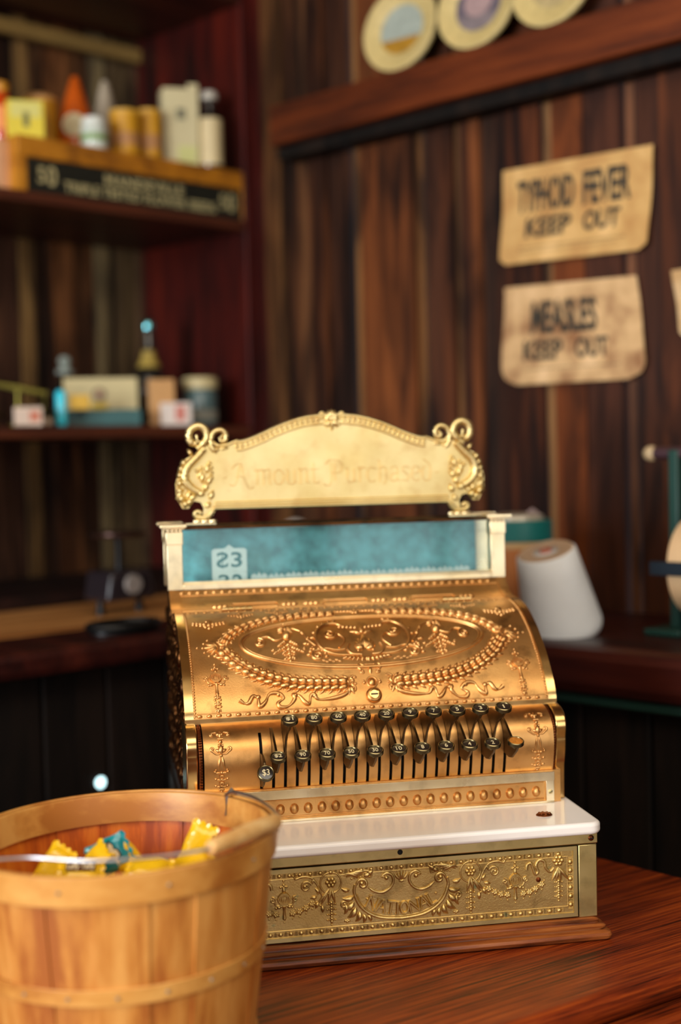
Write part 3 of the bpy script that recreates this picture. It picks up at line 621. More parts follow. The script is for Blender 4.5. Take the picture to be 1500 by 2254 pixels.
# laurel garland round the oval: from the lower bows out to the side clasps and over the top
for s in (-1, 1):
    low = smooth_path([(s * a, b) for a, b in [(.0260, .0355), (.050, .0362), (.080, .0388), (.1055, .0445), (.1270, .0545), (.1450, .0680), (.1560, .0820)]], 8)
    up = smooth_path([(s * a, b) for a, b in [(.0250, .1515), (.055, .1510), (.085, .1470), (.110, .1400), (.1320, .1290), (.1480, .1165), (.1560, .1050)]], 8)
    for path, stp, kk in ((low, .0090, 1.0), (up, .0095, .72)):
        for i, (x, y, q) in enumerate(spaced(path, stp)):
            nx, ny = -math.sin(q), math.cos(q); L = .0145 * kk; W_ = .0062 * kk
            for d in (-1, 1): rl.leaf(x + nx * d * .0029 * kk, y + ny * d * .0029 * kk, q + d * .16, L, W_, 1.1)
            for d in (-1, 1): rl.leaf(x + nx * d * .0056 * kk, y + ny * d * .0056 * kk, q + d * .75, L * .62, W_ * .5, .9); rl.bead(x + nx * d * .0088 * kk, y + ny * d * .0088 * kk, .0009)
            rl.leaf(x, y, q, L * .9, W_ * .6, 1.9)
    # side clasp: band, shell and spray
    c = s * .1600; rl.ridge([(c - s * .0075, .0845), (c - s * .002, .0885), (c + s * .0070, .0860)], .0015, 1.2); rl.ridge([(c - s * .0080, .0815), (c - s * .001, .0850), (c + s * .0075, .0820)], .0010, 1.2)
    rl.ridge(smooth_path([(c - s * .0060, .101), (c, .0975), (c + s * .004, .101)], 4), .0012); rl.rosette(c, .0925, .0042, 5)
    rl.spiral(c + s * .0085, .0830, .0030, PI / 2, 1, .0010, -s); rl.spiral(c + s * .0035, .1045, .0030, -PI / 2, 1, .0010, s)
    for q in (-.9, -.45, 0, .45, .9): rl.leaf(c + s * .006, .0945, q if s > 0 else PI - q, .0155 - abs(q) * .003, .0042); rl.bead(c + s * (.006 + .0165 * math.cos(q)), .0945 + .0155 * math.sin(q), .0013)
    rl.bead(c + s * .0285, .0950, .0012)
    # lower bow and its bell flowers
    bx_ = s * .0215
    for q in (1.9, 2.5, -2.4, -1.75, -1.2): rl.leaf(bx_ + s * .004, .034, PI - q if s > 0 else q, .012, .0040)
    rl.ridge(smooth_path([(bx_ - s * .002, .0455), (bx_ + s * .002, .0430), (bx_ - s * .001, .0395), (bx_ + s * .0015, .0350), (bx_ - s * .002, .0310), (bx_ - s * .001, .0265)], 4), .0012); rl.bead(bx_, .0395, .0018); rl.bead(bx_, .0310, .0018); rl.bead(bx_ - s * .003, .0355, .0014); rl.spiral(bx_ - s * .003, .0445, .0020, 0, .9, .0007, s)
    # waving ribbon
    rb = smooth_path([(s * a, b) for a, b in [(.0240, .0300), (.0330, .0230), (.0480, .0195), (.0620, .0195), (.0660, .0250), (.0700, .0240), (.0725, .0150), (.0775, .0175), (.0830, .0250), (.0890, .0265), (.0880, .0215), (.0950, .0140), (.1040, .0130), (.1065, .0180), (.1000, .0230), (.1060, .0290), (.1150, .0285), (.1200, .0200), (.1270, .0150), (.1280, .0240), (.1330, .0270), (.1380, .0200), (.1430, .0195), (.1480, .0230)]], 5)
    N = len(rb); rl.ridge(rb, [.0009 + .0011 * abs(math.sin(i * .23)) for i in range(N)], .9)
    for (a, b) in ((.0655, .0240), (.0870, .0255), (.1050, .0275), (.1275, .0255)): rl.bead(s * a, b, .0026)
    # pendant urns
    rl.urn(s * .1715, .0515, .92)
    for b in (.0270, .0195): rl.ridge([(s * .1715, b + .004), (s * .1715, b)], .0013); rl.floret(s * .1715, b, .0030, PI / 2); rl.bead(s * .1715 - .003, b - .002, .0013); rl.bead(s * .1715 + .003, b - .002, .0013)
    rl.leaf(s * .1715, .0165, -PI / 2, .007, .0028)
    for d in (-1, 1): rl.leaf(s * .1715, .0165, -PI / 2 + d * .6, .006, .0022)
    # upper corner sprays
    for (a, b, k) in ((.1720, .1390, 1.0), (.1330, .1600, .8), (.050, .1640, .7), (.090, .1650, .7)):
        rl.leaf(s * a, b, PI / 2, .013 * k, .004 * k); rl.bead(s * a, b - .003, .002 * k); rl.bead(s * a, b - .0095 * k, .0018 * k)
        for d in (-1, 1):
            for j in range(4): rl.leaf(s * a + d * (.003 + .0042 * j) * k, b - (.002 - .001 * j) * k, PI / 2 - d * (1.1 - .1 * j), .0055 * k, .0030 * k); rl.bead(s * a + d * (.005 + .0042 * j) * k, b - .0045 * k + .0012 * j, .0015 * k)
            rl.leaf(s * a, b + .004, PI / 2 + d * .9, .006 * k, .0026 * k); rl.bead(s * a + d * .004 * k, b - .007 * k, .0014 * k)
    # side pendants inside the oval
    a = s * .0870; rl.leaf(a, .1180, PI / 2, .010, .0036); rl.bead(a, .1305, .0014); rl.leaf(a, .1020, PI / 2, .015, .0085, .8)
    for d in (-1, 1):
        for j in range(4): rl.leaf(a + d * .002, .1210 - j * .0015, PI / 2 - d * (.9 + .35 * j), .0070, .0026)
        for (dx, b, r) in ((.004, .098, .0022), (.008, .0945, .0020), (.005, .0890, .0022), (.010, .0860, .0020), (.0145, .0830, .0016), (.004, .0830, .0020), (.0035, .0745, .0019)): rl.bead(a + d * dx, b, r); rl.leaf(a + d * dx, b, -PI / 2 + d * .9, r * 2.6, r * 1.5)
        rl.spiral(a + d * .0175, .0865, .0020, PI / 2, .9, .0007, -d)
    rl.tassel(a, .0930, .0260, 4)
    # volutes between pendant and centre
    rl.spiral(s * .1185, .0990, .0070, PI / 2, 1.5, .0011, s, tail=[(s * .0900, .1060), (s * .1000, .1010), (s * .1080, .1080)], end=2.0)
    rl.spiral(s * .0555, .0755, .0075, PI / 2, 1.5, .0012, -s, tail=[(s * .0240, .0830), (s * .0340, .0820), (s * .0440, .0850)], end=2.0)
    for j in range(7): q = PI * (.95 - j * .17); rl.leaf(s * .0555 + math.cos(q) * .0078, .0755 + math.sin(q) * .0078, q, .0048, .0030)
    rl.spiral(s * .0370, .1080, .0082, 0 if s < 0 else PI, 1.5, .0012, s, tail=[(s * .0300, .0850), (s * .0220, .0950), (s * .0240, .1030)], end=2.0)
    rl.ridge(smooth_path([(s * a_, b) for a_, b in [(.0180, .0740), (.0360, .0760), (.0500, .0860), (.0540, .1020), (.0500, .1160), (.0400, .1260), (.0280, .1270), (.0200, .1210)]], 5), [.0007 + .0010 * math.sin(PI * i / 35) for i in range(36)])
    rl.ridge(smooth_path([(s * a_, b) for a_, b in [(.0560, .0900), (.0640, .1010), (.0680, .1130), (.0760, .1200), (.0850, .1230)]], 5), .0009)
    for (a_, b, q) in ((.0480, .120, 1.2), (.0430, .125, 1.6), (.0360, .129, 1.8), (.0530, .110, .6), (.0550, .102, .2), (.0300, .130, 2.0), (.0640, .1010, 1.9), (.0680, .1110, 1.2), (.0600, .0880, 5.4), (.0640, .0930, .2)): rl.leaf(s * a_, b, q if s > 0 else PI - q, .0062, .0028); rl.bead(s * a_, b, .0013)
    for j in range(6): rl.floret(s * (.0320 + .0036 * j), .0665 + (.001 if j % 2 else -.001), .0018, PI / 2 + s * .4)
    for j in range(5): rl.bead(s * (.006 + .0045 * j), .1180 + .0006 * j, .0019)
    # centre: shell crown and leaves
    for j in range(4): rl.leaf(s * .001, .0830, PI / 2 - s * (.15 + .42 * j), .0180 - .002 * j, .0058, .8, bend=s * .5)
    rl.leaf(s * .002, .1060, PI / 2 - s * 1.0, .010, .0032); rl.leaf(s * .002, .1080, PI / 2 - s * 1.35, .012, .0030)
    rl.ridge(smooth_path([(s * .0180, .0900), (s * .0205, .0820), (s * .0160, .0750), (s * .0060, .0735)], 5), .0014)
    for j in range(6): rl.leaf(s * (.0010 + .0040 * j), .0715, -PI / 2 + s * .25 * j, .0075, .0034)
    rl.ridge(smooth_path([(s * .0040, .0555), (s * .0100, .0600), (s * .0130, .0560), (s * .0105, .0530)], 5), .0011); rl.spiral(s * .0085, .0500, .0030, PI / 2, 1, .0009, -s)
rl.leaf(0, .0830, PI / 2, .0230, .0060, .9); rl.bead(0, .1100, .0022); rl.leaf(0, .1110, PI / 2, .0080, .003); rl.leaf(0, .0560, -PI / 2, .010, .0040)
for j in range(9): q = PI * j / 8; rl.bead(math.cos(q) * .0085, .0800 + math.sin(q) * .0075, .0014)
rl.rosette(0, .1560, .0060); 
for s in (-1, 1):
    for j in range(5): rl.leaf(s * (.004 + .004 * j), .1565, 0 if s > 0 else PI, .007, .0034); rl.bead(s * (.006 + .004 * j), .1610, .0015)
# oval boss above the lock
rl.ridge([(math.cos(q) * .0058, .0365 + math.sin(q) * .0062) for q in [2 * PI * k / 22 for k in range(23)]], .0009); rl.bead(0, .0365, .0036, .0030, .0044)
for d in (-1, 1): rl.bead(d * .0090, .0360, .0018); rl.bead(d * .0090, .0385, .0012)
lid = R(mb, 'lid', [M['gold'], M['brass'], M['gold2']], smooth=45)
p = Vector(TL(0, .0205, 0)); nq = (Vector(TL(0, .0205, .01)) - p).normalized(); up_ = Vector((1, 0, 0)).cross(nq) * -1
mb = MB(); TT = lambda x, y, z: tuple(p + Vector((1, 0, 0)) * x + up_ * y + nq * z)
mb.lathe([(.0090, 0), (.0088, .0022), (.0070, .0040), (.0060, .0042)], 28, TT, 0); mb.lathe([(.0060, .0042), (.0058, .0056), (.0050, .0058), (.0046, .0046), (.0001, .0046)], 28, TT, 1)
mb.box(-.0040, .0040, -.0009, .0009, .0040, .0049, 2, TT); R(mb, 'lock', [M['gold2'], M['brass'], M['black']], parent=lid, smooth=40)
for s in (-1, 1):
    mb = MB(); c = s * .1335
    for k in range(5):
        a = c - .018 + .0072 * k; mb.lathe([(.0001, 0), (.0026, .0002), (.0026, .0066), (.0001, .0068)], 12, lambda x, y, z, a=a: (a + z, .1385 + x, .3335 + y))
    R(mb, 'hinge', M['brass'], parent=lid)
# top fascia between lid and display
FQ = smooth_path([(.134, .3306), (.148, .3318), (.160, .3338), (.171, .3385), (.180, .3460), (.187, .3525)], 4); FS = [0]
for i in range(len(FQ) - 1): FS.append(FS[-1] + math.dist(FQ[i], FQ[i + 1]))
TF = along(FQ, FS)
mb = MB()
def fsheet(u0, u1, h, m):
    vs = []
    for s in FS: vs += [TF(u0, s, h), TF(u1, s, h), TF(u0, s, h - .003), TF(u1, s, h - .003)]
    mb.add(vs, [f for i in range(len(FS) - 1) for a in [4 * i] for f in ((a, a + 1, a + 5, a + 4), (a, a + 4, a + 6, a + 2), (a + 1, a + 3, a + 7, a + 5))], m)
fsheet(-.1985, .1985, 0, 0)
for s in (-1, 1): fsheet(min(s * .1985, s * .2100), max(s * .1985, s * .2100), .0012, 1)
rl = Relief(mb, TF, 2); L_ = FS[-1]
for (x, y, q) in spaced([(-.195, L_ - .0045), (.196, L_ - .0045)], .0098): rl.bead(x, y, .0026, .0018, .0020)
rl.ridge([(-.197, L_ - .0085), (.197, L_ - .0085)], .0006); rl.ridge([(-.197, .0125), (.197, .0125)], .0006)
for a in (-.11, 0, .11):
    rl.ridge([(a - .026, .020), (a + .026, .020), (a + .028, .026), (a + .026, .033), (a - .026, .033), (a - .028, .026), (a - .026, .020)], .0010)
    for d in (-1, 1):
        for j in range(3): rl.leaf(a + d * (.032 + .006 * j), .026, 0 if d > 0 else PI, .008, .005)
R(mb, 'top_fascia', [M['gold'], M['gold'], M['gold2']], smooth=45)
# side castings and back
SP = [(-.018, .1243)] + [(v + .018, z) for v, z in KP[3:-8:3]] + [(.004, .2260)] + [(v + .0030, z - .0022) for v, z in LQ[3::3]] + [(v, z - .0022) for v, z in FQ[2::3]] + [(.188, .3530), (.276, .3530), (.310, .305), (.326, .24), (.328, .1105), (-.018, .1105)]
for s in (-1, 1):
    mb = MB(); mb.prism(SP, min(s * .2005, s * .2060), max(s * .2005, s * .2060), lambda a, b, h: (h, a, b))
    rl = Relief(mb, lambda a, b, h: (s * (.2060 + h), a, b)); rg = random.Random(5)
    for i in range(9):
        for j in range(7):
            a, b = .02 + i * .034, .145 + j * .028
            if b > .22 + max(0, a) * .75 or b > .33: continue
            rl.spiral(a, b, .011, rg.uniform(0, 6), 1.3, .0022, 1 if (i + j) % 2 else -1)
            for q in range(4): rl.leaf(a, b, rg.uniform(0, 6), .013, .005)
    R(mb, 'side_casting', M['side'], smooth=45)
mb = MB(); mb.prism([(.270, .3525), (.306, .302), (.322, .24), (.324, .1106), (.318, .1106), (.316, .24), (.300, .30), (.264, .3525)], -.2004, .2004, lambda a, b, h: (h, a, b)); R(mb, 'back_casting', M['side'], smooth=45)
mb = MB(); mb.box(-.2004, .2004, .188, .268, .3480, .3528); R(mb, 'display_deck', M['black'], smooth=0)
# display housing
for s in (-1, 1):
    for v0 in (.1880, .2560):
        mb = MB(); b2 = lambda ua, ub, va, vb, za, zb: mb.box(min(s * ua, s * ub), max(s * ua, s * ub), v0 + va, v0 + vb, za, zb)
        b2(.1925, .2112, 0, .012, .3530, .4100); b2(.1915, .2122, -.0012, .013, .4080, .4235)
        for k in range(4): b2(.1925 + k * .0050, .1925 + k * .0050 + .0032, -.0025, .013, .4235, .4265)
        b2(.1895, .2165, -.0050, .016, .4265, .4285); b2(.1870, .2190, -.0065, .017, .4285, .4325)
        R(mb, 'display_post', M['lit_brass'], bevel=.0006)
mb = MB(); mb.box(-.1925, .1925, .1870, .1960, .3530, .3600); mb.box(-.1925, .1925, .1890, .1960, .3600, .3625); R(mb, 'display_sill', M['lit_brass'], bevel=.0006)
mb = MB(); mb.box(-.1925, .1925, .1900, .1935, .4255, .4290); mb.box(-.1925, .1925, .2620, .2655, .4255, .4290); mb.box(-.1925, .1925, .2620, .2655, .3530, .3600); R(mb, 'display_frame', M['side'], bevel=.0005)
def dusty(name, col, dust, rough=.06, lo=.35, hi=.7):
    m = bpy.data.materials.new(name); m.use_nodes = True; n = m.node_tree.nodes; l = m.node_tree.links; n.clear()
    out = n.new('ShaderNodeOutputMaterial'); tr = n.new('ShaderNodeBsdfTransparent'); tr.inputs[0].default_value = (.95, .99, .99, 1)
    gl = n.new('ShaderNodeBsdfGlossy'); gl.inputs['Roughness'].default_value = rough; gl.inputs['Color'].default_value = (.62, .93, .97, 1)
    fr_ = n.new('ShaderNodeFresnel'); fr_.inputs[0].default_value = 1.36
    a = n.new('ShaderNodeMixShader'); l.new(fr_.outputs[0], a.inputs[0]); l.new(tr.outputs[0], a.inputs[1]); l.new(gl.outputs[0], a.inputs[2])
    df = n.new('ShaderNodeBsdfDiffuse'); df.inputs[0].default_value = col
    tc = n.new('ShaderNodeTexCoord'); t = n.new('ShaderNodeTexNoise'); t.inputs['Scale'].default_value = 26; t.inputs['Detail'].default_value = 8; l.new(tc.outputs['Object'], t.inputs['Vector'])
    mr = n.new('ShaderNodeMapRange'); mr.inputs[1].default_value = lo; mr.inputs[2].default_value = hi; mr.inputs[3].default_value = dust * .3; mr.inputs[4].default_value = dust; l.new(t.outputs['Fac'], mr.inputs[0])
    b = n.new('ShaderNodeMixShader'); l.new(mr.outputs[0], b.inputs[0]); l.new(a.outputs[0], b.inputs[1]); l.new(df.outputs[0], b.inputs[2]); l.new(b.outputs[0], out.inputs[0])
    return m
M['pane'] = dusty('dusty_teal_glass', rgb(150, 200, 205), .05)
M['teal'] = plain('teal_inside', rgb(98, 168, 174), .5, noise=.5, nscale=60)
mb = MB(); mb.box(-.1922, .1922, .1962, .1978, .3580, .4262); R(mb, 'display_glass', M['pane'], smooth=0)
mb = MB(); mb.box(-.1922, .1922, .2600, .2616, .3580, .4262); R(mb, 'display_glass', M['pane'], smooth=0)
mb = MB(); mb.box(-.1922, .1922, .1940, .2616, .4264, .4274); R(mb, 'top_glass', M['pane'], smooth=0)
mb = MB(); mb.box(-.190, .190, .2480, .2500, .3530, .4220); R(mb, 'flag_screen', M['teal'], smooth=0)
# price flags
M['flag'] = plain('flag_enamel', rgb(226, 228, 220), .4); M['flagink'] = plain('flag_ink', rgb(16, 92, 92), .4)
def flag_poly(x0, x1, zt, cut=.004): c = (x0 + x1) / 2; return [(x0, .3535), (x1, .3535), (x1, zt - cut * .6), (x1 - .003, zt), (c + .006, zt), (c, zt + .0045), (c - .006, zt), (x0 + .003, zt), (x0, zt - cut * .6)]
mb = MB(); mb.prism(flag_poly(-.1555, -.1125, .4000), .2100, .2112, lambda a, b, h: (a, h, b), 0)
TG = lambda a, b, h: (a, .2100 - h, b)
put_text(mb, 'S', -.1355, -.1500, .3765, .3955, TG, 1, .0003, .012); put_text(mb, '3', -.1320, -.1185, .3765, .3955, TG, 1, .0003, .02)
mb.box(-.1432, -.1422, .2095, .2100, .3755, .3965, 1)
f1 = R(mb, 'price_flag', [M['flag'], M['flagink']], smooth=0)
mb = MB(); mb.prism(flag_poly(-.1550, -.1130, .3705), .2060, .2070, lambda a, b, h: (a, h, b), 0)
TG = lambda a, b, h: (a, .2060 - h, b)
put_text(mb, 'S', -.1355, -.1490, .3500, .3685, TG, 1, .0003, .012); put_text(mb, '2', -.1315, -.1185, .3500, .3685, TG, 1, .0003, .02)
R(mb, 'price_flag', [M['flag'], M['flagink']], smooth=0)
for k in range(13):
    x0 = -.108 + k * .0215
    mb = MB(); h_ = .3665 + random.uniform(-.001, .0012); P = [(x0, .3535), (x0 + .0205, .3535), (x0 + .0205, h_ - .002), (x0 + .0165, h_ + .001), (x0 + .0130, h_ - .002), (x0 + .010, h_ + .0025), (x0 + .0075, h_ - .002), (x0 + .0040, h_ + .001), (x0, h_ - .002)]
    mb.prism(P, .2090, .2098, lambda a, b, h: (a, h, b)); R(mb, 'price_flag', M['flag'], smooth=0)
# the sign on top
arc = [(-.1200, .5305), (-.1090, .5320), (-.0900, .5390), (-.0750, .5458), (-.0590, .5520), (-.0420, .5572), (-.0255, .5602), (0, .5618)]
arc = smooth_path(arc + [(-a, b) for a, b in arc[:-1][::-1]], 3)
VT = .2225
mb = MB(); poly = [(-.1490, .4480), (.1490, .4480), (.1490, .5270)] + [(a, b) for a, b in arc[::-1]] + [(-.1490, .5270)]
mb.prism(poly, VT, VT + .004, lambda a, b, h: (a, h, b), 0)
TS = lambda a, b, h: (a, VT - h, b); rl = Relief(mb, TS, 1)
rl.ridge(arc, .0017, 1.2); inner = [(a, b - .0105) for a, b in arc]; rl.ridge(inner, .0012, 1.0)
for i, (x, y, q) in enumerate(spaced([(a, b - .0055) for a, b in arc], .0067)):
    if abs(x) > .014: rl.bead(x, y, .0023, .0026)
rl.ridge([(-.148, .4550), (.148, .4550)], .0019, 1.1); rl.ridge([(-.149, .4493), (.149, .4493)], .0014, 1.1)
for q in (-1.5, -1.1, -.7, -.35, 0, .35, .7, 1.1, 1.5): rl.leaf(0, .5560, PI / 2 - q, .0125 - abs(q) * .001, .0046, 1.1)
for d in (-1, 1):
    rl.spiral(d * .0120, .5620, .0040, -PI / 2, 1.1, .0014, d); rl.leaf(d * .002, .5560, -PI / 2 + d * .45, .012, .0050, 1.1); rl.leaf(d * .004, .5560, d * .2 if d > 0 else PI - .2, .018, .0034); rl.bead(d * .0085, .5500, .0024)
rl.leaf(0, .5580, -PI / 2, .017, .0054, 1.2); rl.bead(0, .5570, .0034)
sign = R(mb, 'marquee', [M['pale'], M['pale']], smooth=45)
# engraved words, drawn with double outlines
M['engrave'] = metal('engraved_line', (238, 204, 142), (224, 184, 118), .45)
mb = MB(); rl = Relief(mb, TS)
GL = {'A': ([[(0, .1), (.15, 0), (.35, .25), (.55, 1), (.7, .3), (.95, -.15), (1.15, -.05)], [(.1, .75), (.3, .95), (.55, 1)], [(.3, .4), (.68, .4)]], 1.2),
      'm': ([[(0, .62), (.12, .7), (.12, 0)], [(.12, .6), (.35, .72), (.42, .55), (.42, 0)], [(.42, .6), (.65, .72), (.72, .55), (.72, .08), (.82, .05)]], .9), 'o': ([[(.25, .7), (.05, .5), (.05, .2), (.25, 0), (.48, .2), (.48, .5), (.25, .7)]], .6),
      'u': ([[(0, .68), (.1, .62), (.1, .15), (.25, 0), (.42, .15), (.42, .68)], [(.42, .15), (.52, .05)]], .6), 'n': ([[(0, .62), (.1, .7), (.1, 0)], [(.1, .58), (.32, .72), (.42, .55), (.42, .1), (.52, .05)]], .6),
      't': ([[(.15, .95), (.15, .15), (.3, .02), (.4, .12)], [(0, .66), (.35, .66)]], .48), 'P': ([[(.3, .95), (.3, .1), (.12, -.12), (-.08, 0)], [(0, .85), (.25, 1.05), (.7, 1), (.85, .75), (.7, .48), (.35, .48)], [(.48, .95), (.48, .1)]], 1.0),
      'r': ([[(0, .62), (.1, .7), (.1, 0)], [(.1, .55), (.28, .72), (.38, .62)]], .45), 'c': ([[(.42, .6), (.22, .7), (.05, .5), (.05, .2), (.22, 0), (.42, .1)]], .52), 'h': ([[(.02, 1), (.12, .9), (.12, 0)], [(.12, .58), (.34, .72), (.44, .5), (.44, .1), (.3, -.12)]], .6),
      'a': ([[(.05, .6), (.22, .7), (.4, .6), (.4, .08), (.5, .04)], [(.4, .4), (.12, .32), (.05, .15), (.2, 0), (.4, .12)]], .58), 's': ([[(.4, .6), (.22, .7), (.06, .55), (.36, .25), (.3, .04), (.04, .06)]], .5), 'e': ([[(.06, .35), (.4, .42), (.36, .62), (.2, .7), (.05, .5), (.05, .2), (.22, 0), (.42, .1)]], .52),
      'd': ([[(.2, .7), (.05, .5), (.05, .2), (.22, 0), (.42, .15), (.42, .7), (.1, 1.02)]], .6), ' ': ([], .22), '-': ([[(.1, .35), (.25, .4)]], .4)}
txt = '-Amount Purchased-'; tw = sum(GL[c][1] for c in txt); x = -.1400; k = .280 / tw; HH = .0275
for c in txt:
    for st in GL[c][0]:
        for dx in (-.0010, .0010): rl.ridge(smooth_path([(x + a * k + dx, .4760 + b * HH) for a, b in st], 4), .00034, .8, 3)
    x += GL[c][1] * k
mb.build('engraved_words', M['engrave'], sign, smooth=0)
for s in (-1, 1):
    mb = MB(); m = lambda pts: [(s * a, b) for a, b in pts]
    bp_ = [(-.1480, .4465), (-.1480, .5300), (-.1560, .5270), (-.1680, .5180), (-.1830, .5110), (-.1920, .4970), (-.1962, .4800), (-.1955, .4630), (-.1885, .4500), (-.1810, .4500), (-.1740, .4590), (-.1660, .4570), (-.1625, .4500), (-.1640, .4420), (-.1600, .4385), (-.1520, .4400)]
    mb.prism(m(bp_), VT + .001, VT + .006, lambda a, b, h: (a, h, b), 0)
    rl = Relief(mb, lambda a, b, h: (a, VT + .001 - h, b), 0)
    t3 = lambda pts, r: mb.tube([(s * a, VT, b) for a, b in smooth_path(pts, 6)], r, 9)
    t3([(-.1690, .5230), (-.1610, .5290), (-.1560, .5380), (-.1590, .5470), (-.1670, .5510), (-.1760, .5465), (-.1785, .5370), (-.1740, .5290), (-.1690, .5300)], [.0040] * 6 + [.0048] * 36 + [.0036] * 7)
    t3([(-.1690, .5400), (-.1680, .5330), (-.1640, .5300)], .0016)
    t3([(-.1445, .5170), (-.1500, .5240), (-.1515, .5340), (-.1475, .5430), (-.1390, .5455), (-.1330, .5400), (-.1340, .5330), (-.1390, .5320), (-.1405, .5365)], [.0018] * 3 + [.0034] * 40 + [.0022] * 6)
    mb.ell((s * -.1380, VT - .001, .5375), (.0022, .0030, .0022), 10, 6)
    t3([(-.1515, .5330), (-.1440, .5265), (-.1330, .5268), (-.1240, .5300), (-.1180, .5320)], [.0026] * 8 + [.0020] * 17)
    # scaled body sweeping down and curling in
    bd = smooth_path([(-.1600, .5230), (-.1700, .5120), (-.1795, .5030), (-.1845, .4930), (-.1835, .4830), (-.1760, .4740), (-.1670, .4690)], 6)
    mb.tube([(s * a, VT - .001, b) for a, b in bd], [.0042 + .0016 * math.sin(PI * i / 40) for i in range(len(bd))], 9)
    for i in range(2, len(bd) - 2, 3): rl.bead(s * bd[i][0], bd[i][1], .0020, .0068)
    mb.ell((s * -.1650, VT - .003, .4680), (.0046, .0050, .0042), 10, 6)
    for (a, b, q, L, W_) in [(-.182, .508, 3.6, .009, .007), (-.1855, .501, 3.8, .009, .007), (-.188, .494, 4.0, .009, .007), (-.189, .485, 4.2, .010, .007), (-.1895, .476, 4.3, .010, .007), (-.188, .467, 4.4, .011, .008), (-.184, .460, 4.5, .010, .007), (-.179, .463, 4.6, .011, .007),
                             (-.186, .474, 4.0, .016, .005), (-.178, .472, 4.2, .014, .006), (-.171, .466, 3.6, .012, .006), (-.160, .470, 1.4, .014, .006), (-.157, .478, 1.2, .014, .006), (-.163, .480, 1.6, .016, .006), (-.168, .486, 1.2, .014, .005), (-.158, .492, 1.4, .014, .005), (-.155, .460, 1.2, .013, .006), (-.160, .450, .9, .010, .006), (-.152, .447, .6, .006, .005), (-.150, .528, 3.4, .006, .003), (-.142, .522, 0.1, .014, .004), (-.175, .515, 2.2, .010, .005)]:
        rl.leaf(s * a, b, q if s > 0 else PI - q, L, W_, 1.2)
    for (a, b) in [(-.1520, .4870), (-.1520, .4930), (-.1525, .4990), (-.1540, .5050), (-.1700, .4960), (-.1760, .4650), (-.1820, .4680), (-.1440, .5215), (-.1480, .5290), (-.1640, .4990)]: rl.bead(s * a, b, .0024, .0036)
    t3([(-.1520, .4460), (-.1560, .4405), (-.1620, .4385), (-.1700, .4390), (-.1745, .4430), (-.1700, .4460), (-.1660, .4430)], [.0028] * 37)
    mb.build('scroll_bracket', M['pale'], sign, smooth=50)
    mb = MB(); mb.tube([(s * .150, VT + .001, .4335), (s * .176, VT + .001, .4335)], .0030, 10)
    for k in range(3): mb.ell((s * (.1515 + .0095 * k), VT - .001, .4335), (.0052, .0044, .0028), 10, 6)
    mb.box(min(s * .148, s * .215), max(s * .148, s * .215), VT - .004, VT + .006, .4295, .4318); mb.box(min(s * .203, s * .213), max(s * .203, s * .213), .19, .262, .4296, .4312)
    R(mb, 'sign_foot', M['lit_brass'], bevel=.0006)
# ------------------------------------------------------------------ placing things in the room
def ray(px, py): return FW + (px - CX) / F * RT - (py - CY) / F * UP
def at_z(px, py, z):           # point on the horizontal plane of height z
    r = ray(px, py); t = (z - CAMZ) / r[2]; return (r[0] * t, r[1] * t, z)
def on_left(px, py, b):        # point on the upright plane b behind the shelf front -> a, z, metres per pixel
    r = ray(px, py); t = (K @ DB + b) / (r @ DB); p = r * t; return float((p - K) @ DA), float(p[2] + CAMZ), float(p @ FW) / F
def on_right(px, py, w):
    r = ray(px, py); t = (K @ DW + w) / (r @ DW); p = r * t; return float((p - K) @ DT), float(p[2] + CAMZ), float(p @ FW) / F
# ------------------------------------------------------------------ basket
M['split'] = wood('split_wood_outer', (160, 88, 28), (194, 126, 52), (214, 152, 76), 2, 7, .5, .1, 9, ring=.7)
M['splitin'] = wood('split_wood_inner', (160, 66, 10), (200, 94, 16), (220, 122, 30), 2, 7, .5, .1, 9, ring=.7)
M['hoop'] = wood('hoop_wood', (172, 106, 40), (202, 140, 64), (220, 164, 86), 0, 9, .45, .15, 3, ring=.6)
M['wire'] = plain('galvanised_wire', rgb(205, 208, 212), .3, 1)
M['staple'] = plain('dull_staple', rgb(150, 136, 116), .6, .5)
M['grip'] = wood('turned_grip', (196, 142, 78), (222, 174, 108), (236, 196, 134), 0, 14, .45, .1, 6)
BZ = .195; bc = at_z(263, 1826, TZ + BZ)
BK = thing('bushel_basket', 'round light wooden slat basket holding wrapped candy, in front of the cash register', 'basket', (bc[0], bc[1], TZ))
Rb = lambda z: .1085 + .0245 * z / BZ
tilt = lambda x, y, z: (x, y, z + x * .016 * z / BZ)
mb = MB(); NS = 20
for i in range(NS):
    q0 = 2 * PI * i / NS; q1 = q0 + 2 * PI / NS * 1.04; off = .0006 if i % 2 else -.0007; vs = []; nz, nq = 8, 4
    for j in range(nz + 1):
        z = .003 + (BZ - .006) * j / nz
        for k in range(nq + 1):
            q = q0 + (q1 - q0) * k / nq; r = Rb(z) + off + .0008 * math.sin(PI * j / nz); vs.append(tilt(r * math.cos(q), r * math.sin(q), z))
            vs.append(tilt((r - .0016) * math.cos(q), (r - .0016) * math.sin(q), z))
    w = 2 * (nq + 1); fo = []; fi = []
    for j in range(nz):
        for k in range(nq):
            a = j * w + 2 * k; fo.append((a, a + 2, a + w + 2, a + w)); fi.append((a + 1, a + w + 1, a + w + 3, a + 3))
        fo += [(j * w, j * w + w, j * w + w + 1, j * w + 1), (j * w + w - 2, j * w + w - 1, j * w + 2 * w - 1, j * w + 2 * w - 2)]
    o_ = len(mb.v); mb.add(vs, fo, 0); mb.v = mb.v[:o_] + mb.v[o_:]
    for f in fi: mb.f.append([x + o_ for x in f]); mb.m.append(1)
mb.build('stave_wall', [M['split'], M['splitin']], BK, smooth=25)
